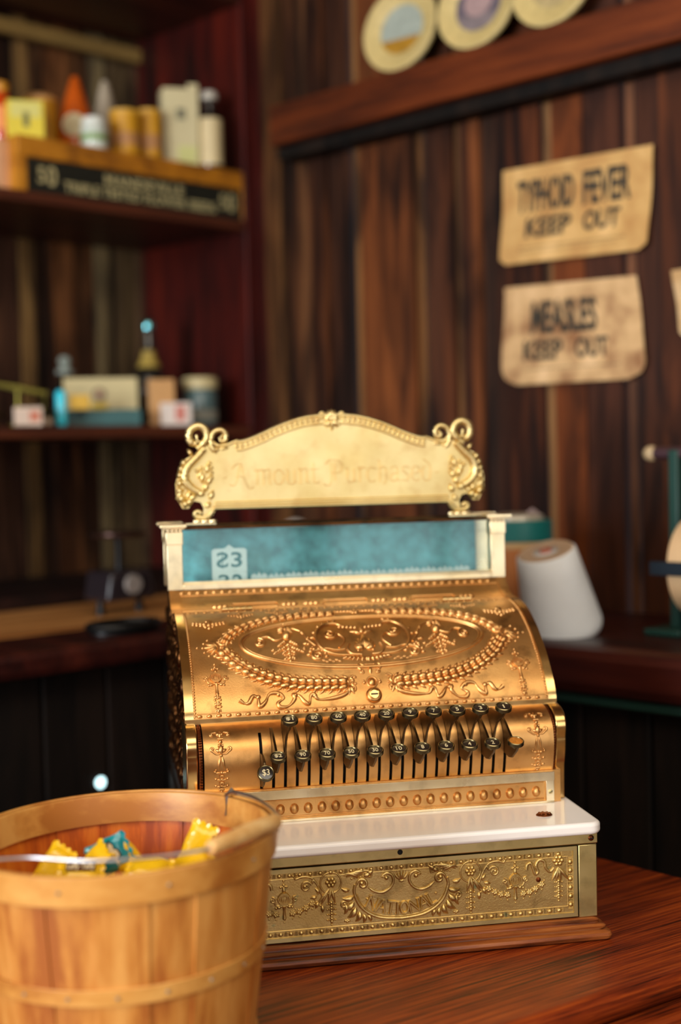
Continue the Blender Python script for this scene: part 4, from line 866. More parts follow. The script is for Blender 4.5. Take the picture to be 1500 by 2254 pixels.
def hoop(name, z0, z1, dr, th, m):
    mb = MB(); prof = []
    mb.lathe([(1, 0), (1, 1), (2, 1), (2, 0), (1, 0)], 64, lambda x, y, z: (0, 0, 0)); mb.v = []; n = 65
    for (rr, zz) in [(0, 0), (0, 1), (1, 1), (1, 0), (0, 0)]:
        for k in range(64):
            q = 2 * PI * k / 64; z = z0 + (z1 - z0) * zz; r = Rb(z) + dr + th * rr; mb.v.append(tilt(r * math.cos(q), r * math.sin(q), z))
    return mb.build(name, m, BK, bevel=.0007, smooth=40)
h1 = hoop('rim_hoop', BZ - .0235, BZ + .0010, .0010, .0030, M['hoop'])
h2 = hoop('inner_rim_hoop', BZ - .0265, BZ, -.0050, .0028, M['hoop'])
hoop('middle_hoop', .0900, .1040, .0010, .0022, M['hoop']); hoop('bottom_hoop', .004, .020, .0010, .0022, M['hoop'])
for k in range(20):
    q = 2 * PI * (k + .4) / 20
    for (z, d) in ((BZ - .011, .0042), (.097, .0034)):
        if k % 2 == 0 or z < .1:
            mb = MB(); r = Rb(z) + d; p = tilt(r * math.cos(q), r * math.sin(q), z); mb.ell(p, (.0016, .0016, .0016), 8, 4); mb.build('staple', M['staple'], BK)
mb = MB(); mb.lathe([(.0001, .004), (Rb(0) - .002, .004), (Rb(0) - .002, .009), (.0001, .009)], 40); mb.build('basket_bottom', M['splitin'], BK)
def bl_(px, py, z): p = at_z(px, py, TZ + z); return (p[0] - bc[0], p[1] - bc[1], z)
ear = bl_(497, 1750, BZ + .004); ear2 = (-ear[0], -ear[1], BZ + .002)
wp = [ear, bl_(520, 1744, .2050), bl_(565, 1758, .2050), bl_(604, 1786, .2060), bl_(611, 1806, .2070), bl_(540, 1838, .2080), bl_(462, 1868, .2080), bl_(330, 1887, .2060), bl_(190, 1895, .2040), bl_(60, 1888, .2035)]
wp += [(wp[-1][0] - .045, wp[-1][1] - .006, .2030), (ear2[0], ear2[1], BZ + .005)]
mb = MB(); mb.tube(smooth_path(wp, 6), .0015, 8); bail = mb.build('wire_bail', M['wire'], BK)
mb = MB(); a, b = np.array(wp[4]), np.array(wp[6]); mb.tube([tuple(a + (b - a) * t) for t in (0, .02, .04, .5, .96, .98, 1)], [.0045, .0060, .0066, .0072, .0066, .0060, .0045], 16); mb.build('wood_grip', M['grip'], bail, smooth=50)
for e in (ear, ear2):
    mb = MB(); q = math.atan2(e[1], e[0]); r = Rb(BZ)
    mb.tube([(math.cos(q) * (r + .0055), math.sin(q) * (r + .0055), BZ - .02), (math.cos(q) * (r + .0060), math.sin(q) * (r + .0060), BZ + .003), (math.cos(q) * (r + .001), math.sin(q) * (r + .001), BZ + .008), (math.cos(q) * (r - .006), math.sin(q) * (r - .006), BZ + .003), (math.cos(q) * (r - .0065), math.sin(q) * (r - .0065), BZ - .015)], .0017, 8)
    mb.build('bail_ear', M['wire'], BK)
# candies
M['yel'] = plain('yellow_wrapper', rgb(246, 196, 22), .3, coat=.5, noise=.12, nscale=60, bump=.5, bscale=220)
M['tealw'] = plain('teal_wrapper', rgb(22, 140, 150), .28, coat=.6, noise=.15, nscale=60, bump=.5, bscale=220)
M['brown'] = plain('print_brown', rgb(92, 52, 24), .4); M['wcream'] = plain('print_cream', rgb(238, 220, 178), .4); M['wdark'] = plain('print_dark', rgb(24, 30, 44), .4)
def candy(m, kind):
    mb = MB(); L, W_, H = .020, .0125, .0055; nx, ny = 12, 8; vs = []
    for s in (1, -1):
        for i in range(nx + 1):
            for j in range(ny + 1):
                x, y = -1 + 2 * i / nx, -1 + 2 * j / ny; e = max(0, 1 - max(0, abs(x) - .62) / .16) if abs(x) > .62 else 1
                z = H * (max(0, 1 - y ** 4) ** .5) * e + .0002; z += .0009 * math.sin(9 * y + 5 * x) * (1 if abs(x) > .5 else .3)
                xx = x * L + (.0012 * (1 if j % 2 else -1) * (1 if x > 0 else -1) if abs(x) > .99 else 0)
                vs.append((xx, y * W_ * (1.0 - .10 * e * abs(x)), s * z if s > 0 else -z * .6 - .0003))
    n = (nx + 1) * (ny + 1); fs = []
    for i in range(nx):
        for j in range(ny):
            a = i * (ny + 1) + j; fs += [(a, a + ny + 1, a + ny + 2, a + 1), (n + a, n + a + 1, n + a + ny + 2, n + a + ny + 1)]
    mb.add(vs, fs, 0)
    TP = lambda a, b, h: (a, b, H * max(0, 1 - (b / W_) ** 4) ** .5 + .0006 + h)
    if kind == 'yel':
        for i in range(12):
            a0, a1 = -.0125 + i * .0021, -.0125 + (i + 1) * .0021; mb.add([TP(a0, -.0045, 0), TP(a1, -.0045, 0), TP(a1, .0045, 0), TP(a0, .0045, 0)], [(0, 1, 2, 3)], 1)
        put_text(mb, 'Laffy Taffy', -.0115, .0118, -.0034, .0036, TP, 2, .0003, .02)
    elif kind == 'teal':
        blob = [(.004, -.010), (.006, -.004), (.0095, -.002), (.0085, .002), (.006, .003), (.0065, .006), (.0045, .0085), (.0020, .0070), (.0015, .0035), (-.0020, .0010), (.0000, -.0020), (.0028, -.0040)]
        cx_ = sum(p[0] for p in blob) / 12; cy_ = sum(p[1] for p in blob) / 12
        big = [((x - cx_) * 1.32 + cx_, (y - cy_) * 1.2 + cy_) for x, y in blob]
        mb.add([TP(x, y, .0001) for x, y in big], [tuple(range(12))], 1); mb.add([TP(x, y, .0004) for x, y in blob], [tuple(range(12))], 2)
        put_text(mb, 'Taffy', -.0115, -.0035, -.0020, .0015, TP, 2, .0003, .01)
    return mb
me_y = candy(0, 'none').build('wrapped_candy', M['yel'], smooth=40, label='yellow wrapped candy standing on end against the right side of the basket', cat='candy', group='wrapped candies in the basket')
me_y.rotation_euler = (1.35, -1.15, .15)
def bp(px, py, z): p = at_z(px, py, TZ + z); return (p[0], p[1], TZ + z)
me_y.location = bp(437, 1858, .168)
def put(src, label, loc, rot, sc_=1.0):
    c = src.copy(); C.objects.link(c); c.location = loc; c.rotation_euler = rot; c.scale = (sc_,) * 3; c['label'] = label; return c
me_t = candy(0, 'teal').build('wrapped_candy', [M['tealw'], M['wdark'], M['wcream']], smooth=40, label='teal wrapped candy with a white figure in a dark outline, standing up in the basket', cat='candy', group='wrapped candies in the basket')
me_t.location = bp(243, 1882, .160); me_t.rotation_euler = (1.42, -.42, .10); me_t.scale = (.95, 1.25, 1)
me_l = candy(0, 'yel').build('wrapped_candy', [M['yel'], M['brown'], M['wcream']], smooth=40, label='yellow wrapped candy with its brown and cream lettering showing, front left of the basket', cat='candy', group='wrapped candies in the basket')
me_l.location = bp(178, 1918, .160); me_l.rotation_euler = (.62, .05, .12)
put(me_y, 'yellow wrapped candy with a pointed end up, leftmost in the basket', bp(118, 1908, .156), (1.0, -.9, .5))
put(me_y, 'yellow wrapped candy tilted up just left of the teal candy', bp(206, 1902, .156), (.9, -.9, -.2))
put(me_y, 'yellow wrapped candy just right of the teal candy, tucked behind it', bp(277, 1886, .157), (1.1, .9, .2))
put(me_y, 'yellow wrapped candy lying flat between the teal candy and the upright yellow one', bp(328, 1912, .157), (.5, .08, -.1))
put(me_y, 'yellow wrapped candy lying under the upright one at the right of the basket', bp(425, 1903, .153), (.4, -.1, .3))
rc = random.Random(11)
for i in range(34):
    q = rc.uniform(0, 2 * PI); rr = math.sqrt(rc.random()) * .096; z = .138 - .010 * (i % 3) + rc.uniform(-.003, .003)
    put(me_y if i % 6 else me_t, 'wrapped candy lying in the lower part of the heap in the basket', (bc[0] + rr * math.cos(q), bc[1] + rr * math.sin(q), TZ + z), (rc.uniform(-.4, .4), rc.uniform(-.4, .4), rc.uniform(0, 6)))

# ------------------------------------------------------------------ shelf unit on the left wall
UN = thing('wall_shelf_unit', 'tall dark red wooden shelf unit standing on the counter along the left wall', 'shelf', (0, 0, 0))
def lbox(a0, a1, b0, b1, z0, z1, m=0, mb=None): mb = mb or MB(); mb.box(a0, a1, b0, b1, CAMZ - .512 + 0 + z0 - TZ + TZ, CAMZ - .512 + z1, m, LP); return mb
ZR = CAMZ                              # heights below are relative to the lens
def lb(name, a0, a1, b0, b1, z0, z1, m, parent=UN, bevel=.003): mb = MB(); mb.box(a0, a1, b0, b1, ZR + z0, ZR + z1, 0, LP); return mb.build(name, m, parent, bevel=bevel, smooth=0)
M['shaded_board'] = wood('shaded_shelf_wood', (14, 8, 7), (30, 16, 13), (42, 22, 17), 0, 3, .6, 0, 10, spec=.2)  # darker shelf wood: the bottom board's shade is put into the colour
lb('side_panel', .0, .022, .0, .375, -.28, 1.30, M['redwood']); lb('side_panel', 1.50, 1.522, .0, .375, -.28, 1.30, M['redwood'])
for (z0, z1) in ((-.280, -.255), (.044, .068), (.490, .512), (.975, 1.0)): lb('shelf_board', .0225, 1.4995, .0, .372, z0, z1, M['shelfwood'] if z0 > 0 else M['shaded_board'])
lb('back_rail', .0225, 1.4995, .350, .372, .925, .957, plain('pale_rail', rgb(150, 118, 60), .7, noise=.2, nscale=8))
# counters
M['ctop'] = wood('counter_top', (120, 70, 30), (190, 128, 66), (220, 160, 94), 0, 2, .45, .1, 8, rot=-PI / 4)
M['cface'] = wood('counter_face', (26, 8, 7), (52, 17, 12), (74, 28, 18), 0, 2, .4, .1, 8, spec=.3, rot=PI / 4)
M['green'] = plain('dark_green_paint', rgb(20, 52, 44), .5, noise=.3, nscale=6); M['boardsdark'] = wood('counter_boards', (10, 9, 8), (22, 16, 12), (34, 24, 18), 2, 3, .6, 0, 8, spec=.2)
CT = thing('left_counter', 'long shop counter with a worn tan top below the shelf unit', 'counter', (0, 0, 0))
CT.name = 'shop_counter'
lb('counter_top', .012, 2.6, -.33, .38, -.312, -.2805, M['ctop'], CT, .008); lb('top_edge', .012, 2.6, -.50, -.331, -.322, -.2805, M['cface'], CT, .012)
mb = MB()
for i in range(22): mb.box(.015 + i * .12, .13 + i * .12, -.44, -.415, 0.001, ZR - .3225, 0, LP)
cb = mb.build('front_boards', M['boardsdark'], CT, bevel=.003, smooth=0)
CR = thing('shop_counter', 'dark red shop counter along the right wall with a green rail under its thick edge', 'counter', (0, 0, 0))
def rb_(name, t0, t1, w0, w1, z0, z1, m, parent=CR, bevel=.003): mb = MB(); mb.box(t0, t1, w0, w1, ZR + z0, ZR + z1, 0, RP); return mb.build(name, m, parent, bevel=bevel, smooth=0)
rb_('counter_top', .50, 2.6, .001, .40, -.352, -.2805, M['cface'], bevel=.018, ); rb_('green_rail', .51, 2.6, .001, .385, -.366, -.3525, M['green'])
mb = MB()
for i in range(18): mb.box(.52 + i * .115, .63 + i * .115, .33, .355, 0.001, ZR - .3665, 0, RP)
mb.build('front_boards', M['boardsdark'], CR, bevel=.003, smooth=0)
# glowing disc on the counter boards, added for the bright glint past the basket
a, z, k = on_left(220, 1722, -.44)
mb = MB(); mb.lathe([(.0001, .0), (.0090, .0), (.0095, .002), (.0001, .003)], 20, lambda x, y, q, a=a, z=z: LP(a + x, -.4405 - q, z + y)); mb.build('glint_disc', plain('glint_glow', (.62, .95, 1, 1), .5, emis=1.3), CT, smooth=0)
# ------------------------------------------------------------------ ledge beam and plates
TR2 = thing('beam_shelf', 'heavy rough brown beam shelf running along the right wall under the plates', 'beam', (0, 0, 0))
mb = MB(); mb.box(.150, 2.2, .0095, .085, ZR + .636, ZR + .716, 0, RP); mb.build('beam_board', M['beam'], TR2, bevel=.004, smooth=0)
mb = MB(); mb.box(.150, 2.2, .0095, .060, ZR + .612, ZR + .6355, 0, RP); mb.build('underside_strip', M['boardsdark'], TR2, smooth=0)  # dark strip set below the beam for its underside
M['straw'] = plain('cream_straw', rgb(214, 192, 128), .6, noise=.12, nscale=80)
def plate(px, w, r, label, pic, edge=None, lean=.16, rot=0):
    t, z, k = on_right(px, 60, w); zb = ZR + .7165
    rz = math.atan2(DT[1], DT[0]); o = thing('round_plate', label, 'plate', RP(t, w, zb + r), rz + rot, 'round plates on the beam shelf'); o.rotation_euler = (-lean, 0, rz + rot)
    Tf = lambda x, y, h: (x, -h, y)
    mb = MB(); mb.lathe([(.0001, -.002), (r * .7, -.002), (r * .97, .004), (r, .008), (r, .014), (r * .96, .0155), (r * .72, .011), (r * .60, .004), (.0001, .003)], 48, Tf)
    for kk in range(60):
        q = 2 * PI * kk / 60; mb.tube([Tf(math.cos(q) * r * .74, math.sin(q) * r * .74, .0120), Tf(math.cos(q) * r * .95, math.sin(q) * r * .95, .0158)], .0014, 5)
    mb.build('rim', M['straw'], o)
    mb = MB(); P = [(math.cos(q) * r * .58, math.sin(q) * r * .58) for q in [2 * PI * i / 32 for i in range(32)]]
    mb.prism(P, .0042, .0052, lambda a, b, h: Tf(a, b, h), 0)
    P2 = [(a, b) for a, b in P if b < -r * .18]; mb.prism(P2, .0053, .0057, lambda a, b, h: Tf(a, b, h), 1)
    if len(pic) > 2: P3 = [(math.cos(q) * r * .36, math.sin(q) * r * .33 + r * .06) for q in [2 * PI * i / 20 for i in range(20)]]; mb.prism(P3, .0058, .0062, lambda a, b, h: Tf(a, b, h), 2)
    mb.build('picture', pic, o)
pm = lambda nm, c: plain(nm, rgb(*c), .4, noise=.2, nscale=90)
plate(888, .045, .084, 'cream ridged round plate with a pale blue picture, leftmost on the beam shelf', [pm('pic_sky', (170, 180, 168)), pm('pic_ochre', (176, 130, 40))], rot=.12)
plate(1058, .045, .084, 'cream ridged round plate with a mauve grey picture, middle one on the beam shelf', [pm('pic_slate', (110, 100, 110)), pm('pic_mauve', (136, 124, 126)), pm('pic_rose', (178, 150, 148))], rot=.08)
plate(1227, .045, .084, 'cream ridged round plate, rightmost on the beam shelf', [pm('pic_cream', (196, 180, 130)), pm('pic_cream2', (190, 170, 120))], rot=.05)
# ------------------------------------------------------------------ notices
def paper(name, col, stain, sscale=14):
    m, n, l, b = mat(name); b.inputs['Roughness'].default_value = .8
    tc = n.new('ShaderNodeTexCoord'); t = n.new('ShaderNodeTexNoise'); t.inputs['Scale'].default_value = sscale; t.inputs['Detail'].default_value = 5; l.new(tc.outputs['Object'], t.inputs['Vector'])
    r = n.new('ShaderNodeValToRGB'); e = r.color_ramp.elements; e[0].position = .36; e[0].color = rgb(*stain); e[1].position = .56; e[1].color = rgb(*col); x = e.new(.74); x.color = rgb(*[min(255, c + 26) for c in col]); l.new(t.outputs['Fac'], r.inputs[0]); l.new(r.outputs[0], b.inputs['Base Color']); return m
M['ink'] = plain('faded_ink', rgb(52, 46, 34), .7, noise=.4, nscale=70)
def notice(corners, label, lines, mt, rnd, seed, group='paper notices on the right wall'):
    """corners TL TR BR BL measured on the wall"""
    cs = [on_right(x, y, .016)[:2] for x, y in corners]; o0 = RP(cs[3][0], .016, cs[3][1]); o = thing('paper_notice', label, 'sign', o0, math.atan2(DT[1], DT[0]), group)
    (tl, tr, br_, bl2) = [(c[0] - cs[3][0], c[1] - cs[3][1]) for c in cs]; rg = random.Random(seed); ph = rg.uniform(0, 6)
    def T(a, b, h):
        x = (bl2[0] * (1 - a) + br_[0] * a) * (1 - b) + (tl[0] * (1 - a) + tr[0] * a) * b; y = (bl2[1] * (1 - a) + br_[1] * a) * (1 - b) + (tl[1] * (1 - a) + tr[1] * a) * b
        return (x, -(h + .0035 * math.sin(5 * a + ph) * (1 - b) + .006 * (1 - b) ** 3 * a + .002 * math.sin(7 * b + ph)), y)
    mb = MB(); nx, ny = 28, 18; vs = []
    for h in (.0, .0008):
        for i in range(nx + 1):
            for j in range(ny + 1):
                a, b = i / nx, j / ny
                # clip the lower corners round
                rx, ry = rnd, rnd * 1.7
                if b < ry:
                    if a < rx: c = math.sqrt(max(0, 1 - ((ry - b) / ry) ** 2)); a = max(a, rx - rx * c)
                    if a > 1 - rx: c = math.sqrt(max(0, 1 - ((ry - b) / ry) ** 2)); a = min(a, 1 - rx + rx * c)
                vs.append(T(a, b, h))
    n = (nx + 1) * (ny + 1); fs = []
    for i in range(nx):
        for j in range(ny): a = i * (ny + 1) + j; fs += [(n + a, n + a + ny + 1, n + a + ny + 2, n + a + 1), (a, a + 1, a + ny + 2, a + ny + 1)]
    for i in range(nx):
        for j in (0, ny): a = i * (ny + 1) + j; fs.append((a, a + ny + 1, n + a + ny + 1, n + a))
    for j in range(ny):
        for i in (0, nx): a = i * (ny + 1) + j; fs.append((a, a + 1, n + a + 1, n + a))
    mb.add(vs, fs); mb.build('sheet', mt, o, smooth=40)
    if lines:
        mb = MB()
        for (txt, a0, a1, b0, b1) in lines:
            TT = lambda a, b, h: T(a, b, h + .0010)
            if txt == '_':
                for kk in range(24):
                    aa = a0 + (a1 - a0) * kk / 24; mb.add([TT(aa, b0, 0), TT(aa + (a1 - a0) / 30, b0, 0), TT(aa + (a1 - a0) / 30, b1, 0), TT(aa, b1, 0)], [(0, 1, 2, 3)])
            else: put_text(mb, txt, a0, a1, b0, b1, TT, 0, .0003, .035)
        mb.build('printed_words', M['ink'], o, smooth=0)
notice([(1110, 377), (1440, 318), (1428, 548), (1103, 586)], 'tan paper notice reading TYPHOID FEVER KEEP OUT, the upper one on the board wall', [('TYPHOID', .11, .50, .52, .86), ('FEVER', .56, .87, .52, .86), ('KEEP', .18, .49, .26, .46), ('OUT', .57, .81, .26, .46), ('_', .14, .86, .150, .158), ('_', .14, .80, .110, .116)], paper('paper_tan', (214, 170, 104), (190, 140, 80)), .05, 1)
notice([(1112, 634), (1402, 606), (1428, 832), (1103, 850)], 'stained creased paper notice reading MEASLES KEEP OUT, below the typhoid notice', [('MEASLES', .22, .70, .50, .84), ('KEEP', .17, .46, .24, .44), ('OUT', .55, .77, .24, .44), ('_', .18, .84, .150, .158)], paper('paper_stained', (214, 174, 122), (150, 104, 66), 16), .12, 2)
notice([(1480, 596), (1640, 570), (1650, 740), (1502, 740)], 'corner of a plain cream paper notice at the right edge of the photo', [], paper('paper_cream', (222, 188, 140), (196, 156, 104)), .05, 3)
# ------------------------------------------------------------------ things on the shelves
def turned(name, label, cat, loc, parts, group=None):
    """parts: (part name, material, [(r, z)...]); the first may be the body"""
    o = thing(name, label, cat, loc, 0, group)
    for (pn, mt, prof) in parts: mb = MB(); mb.lathe(prof, 28); mb.build(pn, mt, o, smooth=40)
    return o
def carton(name, label, cat, loc, rot, w, d, h, mt, extra=(), group=None, bodyname='box_body'):
    o = thing(name, label, cat, loc, rot, group); mb = MB(); mb.box(-w / 2, w / 2, -d / 2, d / 2, 0, h); mb.build(bodyname, mt, o, bevel=.0015, smooth=0)
    for (pn, m2, x0, x1, z0, z1) in extra: mb = MB(); mb.box(x0 * w, x1 * w, -d / 2 - .0009, -d / 2 - .0001, z0 * h, z1 * h); mb.build(pn, m2, o, smooth=0)
    return o
def LS(px, b, z): a, _, k = on_left(px, 600, b); return LP(a, b, ZR + z), k
pl = lambda nm, c, **kw: plain(nm, rgb(*c), kw.pop('rough', .45), **kw)
# seed box with its lettered front
a0, a1 = on_left(40, 360, .004)[0], on_left(537, 430, .004)[0]
M['crate'] = wood('crate_wood', (140, 84, 14), (188, 120, 22), (204, 136, 32), 0, 3, .5, .1, 8); M['crateblk'] = plain('crate_black', rgb(26, 28, 20), .5, noise=.3, nscale=12); M['cratetxt'] = plain('crate_lettering', rgb(190, 178, 126), .6, noise=.25, nscale=60)
SB = thing('seed_box', 'long brown wooden seed display box with a black lettered front on the top shelf', 'box', (0, 0, 0))
lb('box_top', a1, a0, .004, .30, .578, .617, M['crate'], SB, .002); lb('box_front', a1 + .004, a0 - .022, .009, .020, .513, .5775, M['crateblk'], SB, .001); lb('end_board', a0 - .020, a0, .006, .30, .513, .5775, M['crate'], SB, .001); lb('end_board', a1, a1 + .0035, .006, .30, .513, .5775, M['crate'], SB, .001)
mb = MB(); LW_ = a0 - .022 - a1 - .004; TW = lambda a, b, h: LP(a0 - .024 - a * LW_, .0088 - h, ZR + .515 + b * .060)
put_text(mb, 'MANDEVILLE', .33, .70, .52, .88, TW, 0, .0004, .02); put_text(mb, 'TRIPLE TESTED FLOWER SEEDS', .15, .86, .10, .44, TW, 0, .0004, .02)
for c in (.04, .885): put_text(mb, '5', c, c + .030, .28, .80, TW, 0, .0004, .02); put_text(mb, '0', c + .038, c + .078, .22, .86, TW, 0, .0004, .02)
mb.build('lettering', M['cratetxt'], SB, smooth=0)
ZC = .6175
p, k = LS(10, .06, .5125); carton('carton', 'pink and cream carton beside the left end of the seed box', 'box', p, .78, 40 * k, .05, 112 * k, pl('pinkcream', (226, 170, 124), noise=.15, nscale=12))
p, k = LS(13, .09, ZC); amber = pl('amber_glass', (196, 66, 12), rough=.15, coat=.8)
turned('glass_jar', 'orange red glass jar with a yellow lid at the left edge of the top shelf', 'jar', p, [('jar_body', amber, [(.0001, 0), (24 * k, .0), (26 * k, .01), (26 * k, .075), (20 * k, .088), (18 * k, .094), (.0001, .094)]), ('jar_label', pl('jar_label_orange', (236, 150, 84)), [(26.6 * k, .022), (26.6 * k, .066)]), ('jar_lid', pl('yellow_lid', (206, 140, 30)), [(.0001, .0945), (19 * k, .0945), (20 * k, .098), (20 * k, .112), (18 * k, .114), (.0001, .114)])])
p, k = LS(66, .05, ZC); yb = pl('yellow_carton', (228, 206, 50), noise=.08, nscale=20)
carton('spice_box', 'bright yellow box with a small dark figure, near the left end of the top shelf', 'box', p, .28, 80 * k, .040, 84 * k, yb, [('pale_panel', pl('pale_yellow', (214, 206, 112)), -.40, .40, .55, .95), ('figure', pl('box_figure', (120, 118, 60)), -.07, .10, .30, .68)])
p, k = LS(100, .13, ZC); turned('round_tin', 'ochre round tin with a domed top behind the yellow box', 'tin', p, [('tin_body', pl('ochre_tin', (186, 128, 22), noise=.1), [(.0001, 0), (38 * k, 0), (38 * k, 112 * k), (.0001, 112 * k)]), ('tin_lid', pl('tan_lid', (204, 148, 86)), [(.0001, 112.3 * k), (39 * k, 112.3 * k), (39 * k, 118 * k), (28 * k, 127 * k), (12 * k, 131 * k), (.0001, 132 * k)])])
p, k = LS(178, .10, ZC); turned('cone_bottle', 'orange cone shaped bottle with a round white label on the top shelf', 'bottle', p, [('bottle_body', pl('orange_glaze', (200, 88, 18), noise=.15, rough=.3), [(.0001, 0), (38 * k, 0), (41 * k, 20 * k), (38 * k, 66 * k), (25 * k, 118 * k), (12 * k, 160 * k), (7 * k, 172 * k), (.0001, 174 * k)])])
mb = MB(); mb.lathe([(.0001, .002), (24 * k, .002), (26 * k, 0), (.0001, 0)], 24, lambda x, y, z: (x + .002, -37 * k - z - .001, 60 * k + y)); bpy.context.view_layer.update(); mb.build('round_label', pl('label_white', (222, 206, 160), noise=.25, nscale=60), [o for o in C.objects if o.name == 'cone_bottle'][0])
p, k = LS(243, .20, ZC); turned('cone_bottle', 'dull grey white cone shaped bottle at the back of the top shelf', 'bottle', p, [('bottle_body', pl('grey_glaze', (190, 174, 150), noise=.12), [(.0001, 0), (34 * k, 0), (34 * k, 60 * k), (28 * k, 110 * k), (14 * k, 175 * k), (6 * k, 200 * k), (.0001, 202 * k)])])
p, k = LS(216, .035, ZC); turned('cream_jar', 'small white jar with a green banded label on the top shelf', 'jar', p, [('jar_body', pl('milk_glass', (214, 224, 212), coat=.4), [(.0001, 0), (27 * k, 0), (29 * k, 4 * k), (29 * k, 44 * k), (24 * k, 52 * k), (.0001, 52 * k)]), ('green_band', pl('green_label', (126, 160, 90)), [(29.5 * k, 18 * k), (29.5 * k, 32 * k)]), ('jar_lid', pl('white_lid', (234, 238, 228)), [(.0001, 52.5 * k), (26 * k, 52.5 * k), (27 * k, 60 * k), (22 * k, 70 * k), (.0001, 74 * k)])])
def ytin(px, b, w, h, label, g):
    p, k = LS(px, b, ZC); return turned('spice_tin', label, 'tin', p, [('tin_body', pl('yellow_tin', (216, 156, 26), noise=.08), [(.0001, 0), (w * k, 0), (w * k, h * k), (.0001, h * k)]), ('tin_label', pl('tin_label', (196, 140, 84), noise=.2, nscale=40), [((w + .5) * k, h * .25 * k), ((w + .5) * k, h * .55 * k)]), ('tin_lid', pl('gold_lid', (222, 170, 60)), [(.0001, (h + .3) * k), ((w + 1) * k, (h + .3) * k), ((w + 1) * k, (h + 9) * k), (.0001, (h + 9) * k)])], g)
ytin(284, .055, 32, 92, 'yellow round tin with a tan label, the wider left one of the two yellow tins', 'yellow tins on the top shelf'); ytin(338, .06, 26, 104, 'yellow round tin, the narrower right one of the two, beside the tall white box', 'yellow tins on the top shelf')
p, k = LS(404, .06, ZC); wb = pl('white_carton', (214, 202, 156), noise=.1, nscale=14)
tall = carton('tall_box', 'tall cream white box with a small dark emblem and open flap', 'box', p, .30, 78 * k, .045, 168 * k, wb, [('emblem', pl('emblem_ink', (110, 108, 84)), -.12, .12, .60, .74), ('lower_panel', pl('panel_green', (206, 206, 132)), -.1, .42, .02, .26)])
mb = MB(); mb.box(.20 * 78 * k, .50 * 78 * k, -.022, -.020, 168 * k, 178 * k); mb.build('flap', wb, tall)
p, k = LS(471, .025, ZC); turned('medicine_bottle', 'dark bottle with a white cap and cream label, rightmost on the top shelf', 'bottle', p, [('bottle_body', pl('dark_glass', (18, 10, 8), rough=.15, coat=.8), [(.0001, 0), (25 * k, 0), (26 * k, 4 * k), (26 * k, 108 * k), (20 * k, 118 * k), (14 * k, 124 * k), (14 * k, 148 * k), (.0001, 148 * k)]), ('bottle_label', pl('cream_label', (224, 204, 154), noise=.08), [(26.6 * k, 6 * k), (26.6 * k, 106 * k)]), ('bottle_cap', pl('white_cap', (206, 200, 184)), [(.0001, 148.5 * k), (17 * k, 148.5 * k), (18 * k, 152 * k), (18 * k, 160 * k), (14 * k, 166 * k), (.0001, 166 * k)])])
# middle shelf
ZM = .0685
p, k = LS(52, .03, ZM); carton('pill_box', 'small white box with reddish print at the left of the middle shelf', 'box', p, .2, 62 * k, .03, 42 * k, pl('white_red', (214, 190, 170), noise=.15, nscale=60), [('red_print', pl('red_print', (196, 110, 80)), .05, .40, .25, .75)], 'small white boxes on the middle shelf')
p, k = LS(95, .02, ZM); mb = MB(); mb.lathe([(.0001, 0), (9 * k, 2 * k), (11 * k, 9 * k), (7 * k, 17 * k), (.0001, 19 * k)], 14); o = mb.build('glass_stopper', pl('pale_stone', (190, 166, 140))); o.location = p; tag(o, 'tiny pale stopper lying beside the left white box', 'stopper')
brs = metal('green_brass', (150, 140, 70), (120, 112, 52), .4); p, k = LS(30, .09, ZM); o = thing('balance_scale', 'small greenish brass balance beam on a stand at the far left of the middle shelf', 'scale', p, 0)
mb = MB(); mb.tube([(-62 * k, 0, 98 * k), (0, 0, 86 * k), (64 * k, 0, 72 * k)], [7 * k, 9 * k, 7 * k], 10); mb.build('beam_arm', brs, o)
mb = MB(); mb.lathe([(26 * k, 0), (26 * k, 5 * k), (6 * k, 12 * k), (4 * k, 60 * k), (6 * k, 84 * k)], 18); mb.build('stand', brs, o)
for s in (-1, 1): mb = MB(); mb.lathe([(.0001, 0), (20 * k, 3 * k), (24 * k, 9 * k), (23 * k, 9 * k), (.0001, 5 * k)], 20, lambda x, y, z, s=s: (s * 55 * k + x, y, z + 22 * k)); mb.tube([(s * 55 * k, 0, 30 * k), (s * 60 * k, 0, (80 - s * 12) * k)], 1 * k, 5); mb.build('pan', brs, o)
p, k = LS(125, .04, ZM); turned('glass_vial', 'slim bright blue glass vial beside the open cream box', 'vial', p, [('vial_body', pl('blue_glass', (70, 225, 250), rough=.1, coat=.8), [(.0001, 0), (11 * k, 0), (12 * k, 3 * k), (12 * k, 72 * k), (7 * k, 79 * k), (.0001, 80 * k)])])
p, k = LS(136, .20, ZM); dkg = pl('dark_bottle_glass', (26, 26, 22), rough=.12, coat=.8); clr = pl('stopper_glass', (150, 160, 150), rough=.12, coat=.8)
turned('stopper_bottle', 'dark apothecary bottle with a grey glass stopper behind the blue vial', 'bottle', p, [('bottle_body', dkg, [(.0001, 0), (28 * k, 0), (30 * k, 4 * k), (30 * k, 80 * k), (14 * k, 104 * k), (12 * k, 118 * k), (.0001, 118 * k)]), ('glass_stopper', clr, [(.0001, 118.5 * k), (19 * k, 120 * k), (20 * k, 128 * k), (9 * k, 134 * k), (15 * k, 148 * k), (10 * k, 158 * k), (.0001, 160 * k)])])
p, k = LS(216, .07, ZM); o = carton('cigar_box', 'open box with upright cream lid and dark teal tray, middle shelf', 'box', p, .22, 164 * k, .075, 36 * k, pl('teal_paper', (44, 92, 92), noise=.2, nscale=20), bodyname='tray')
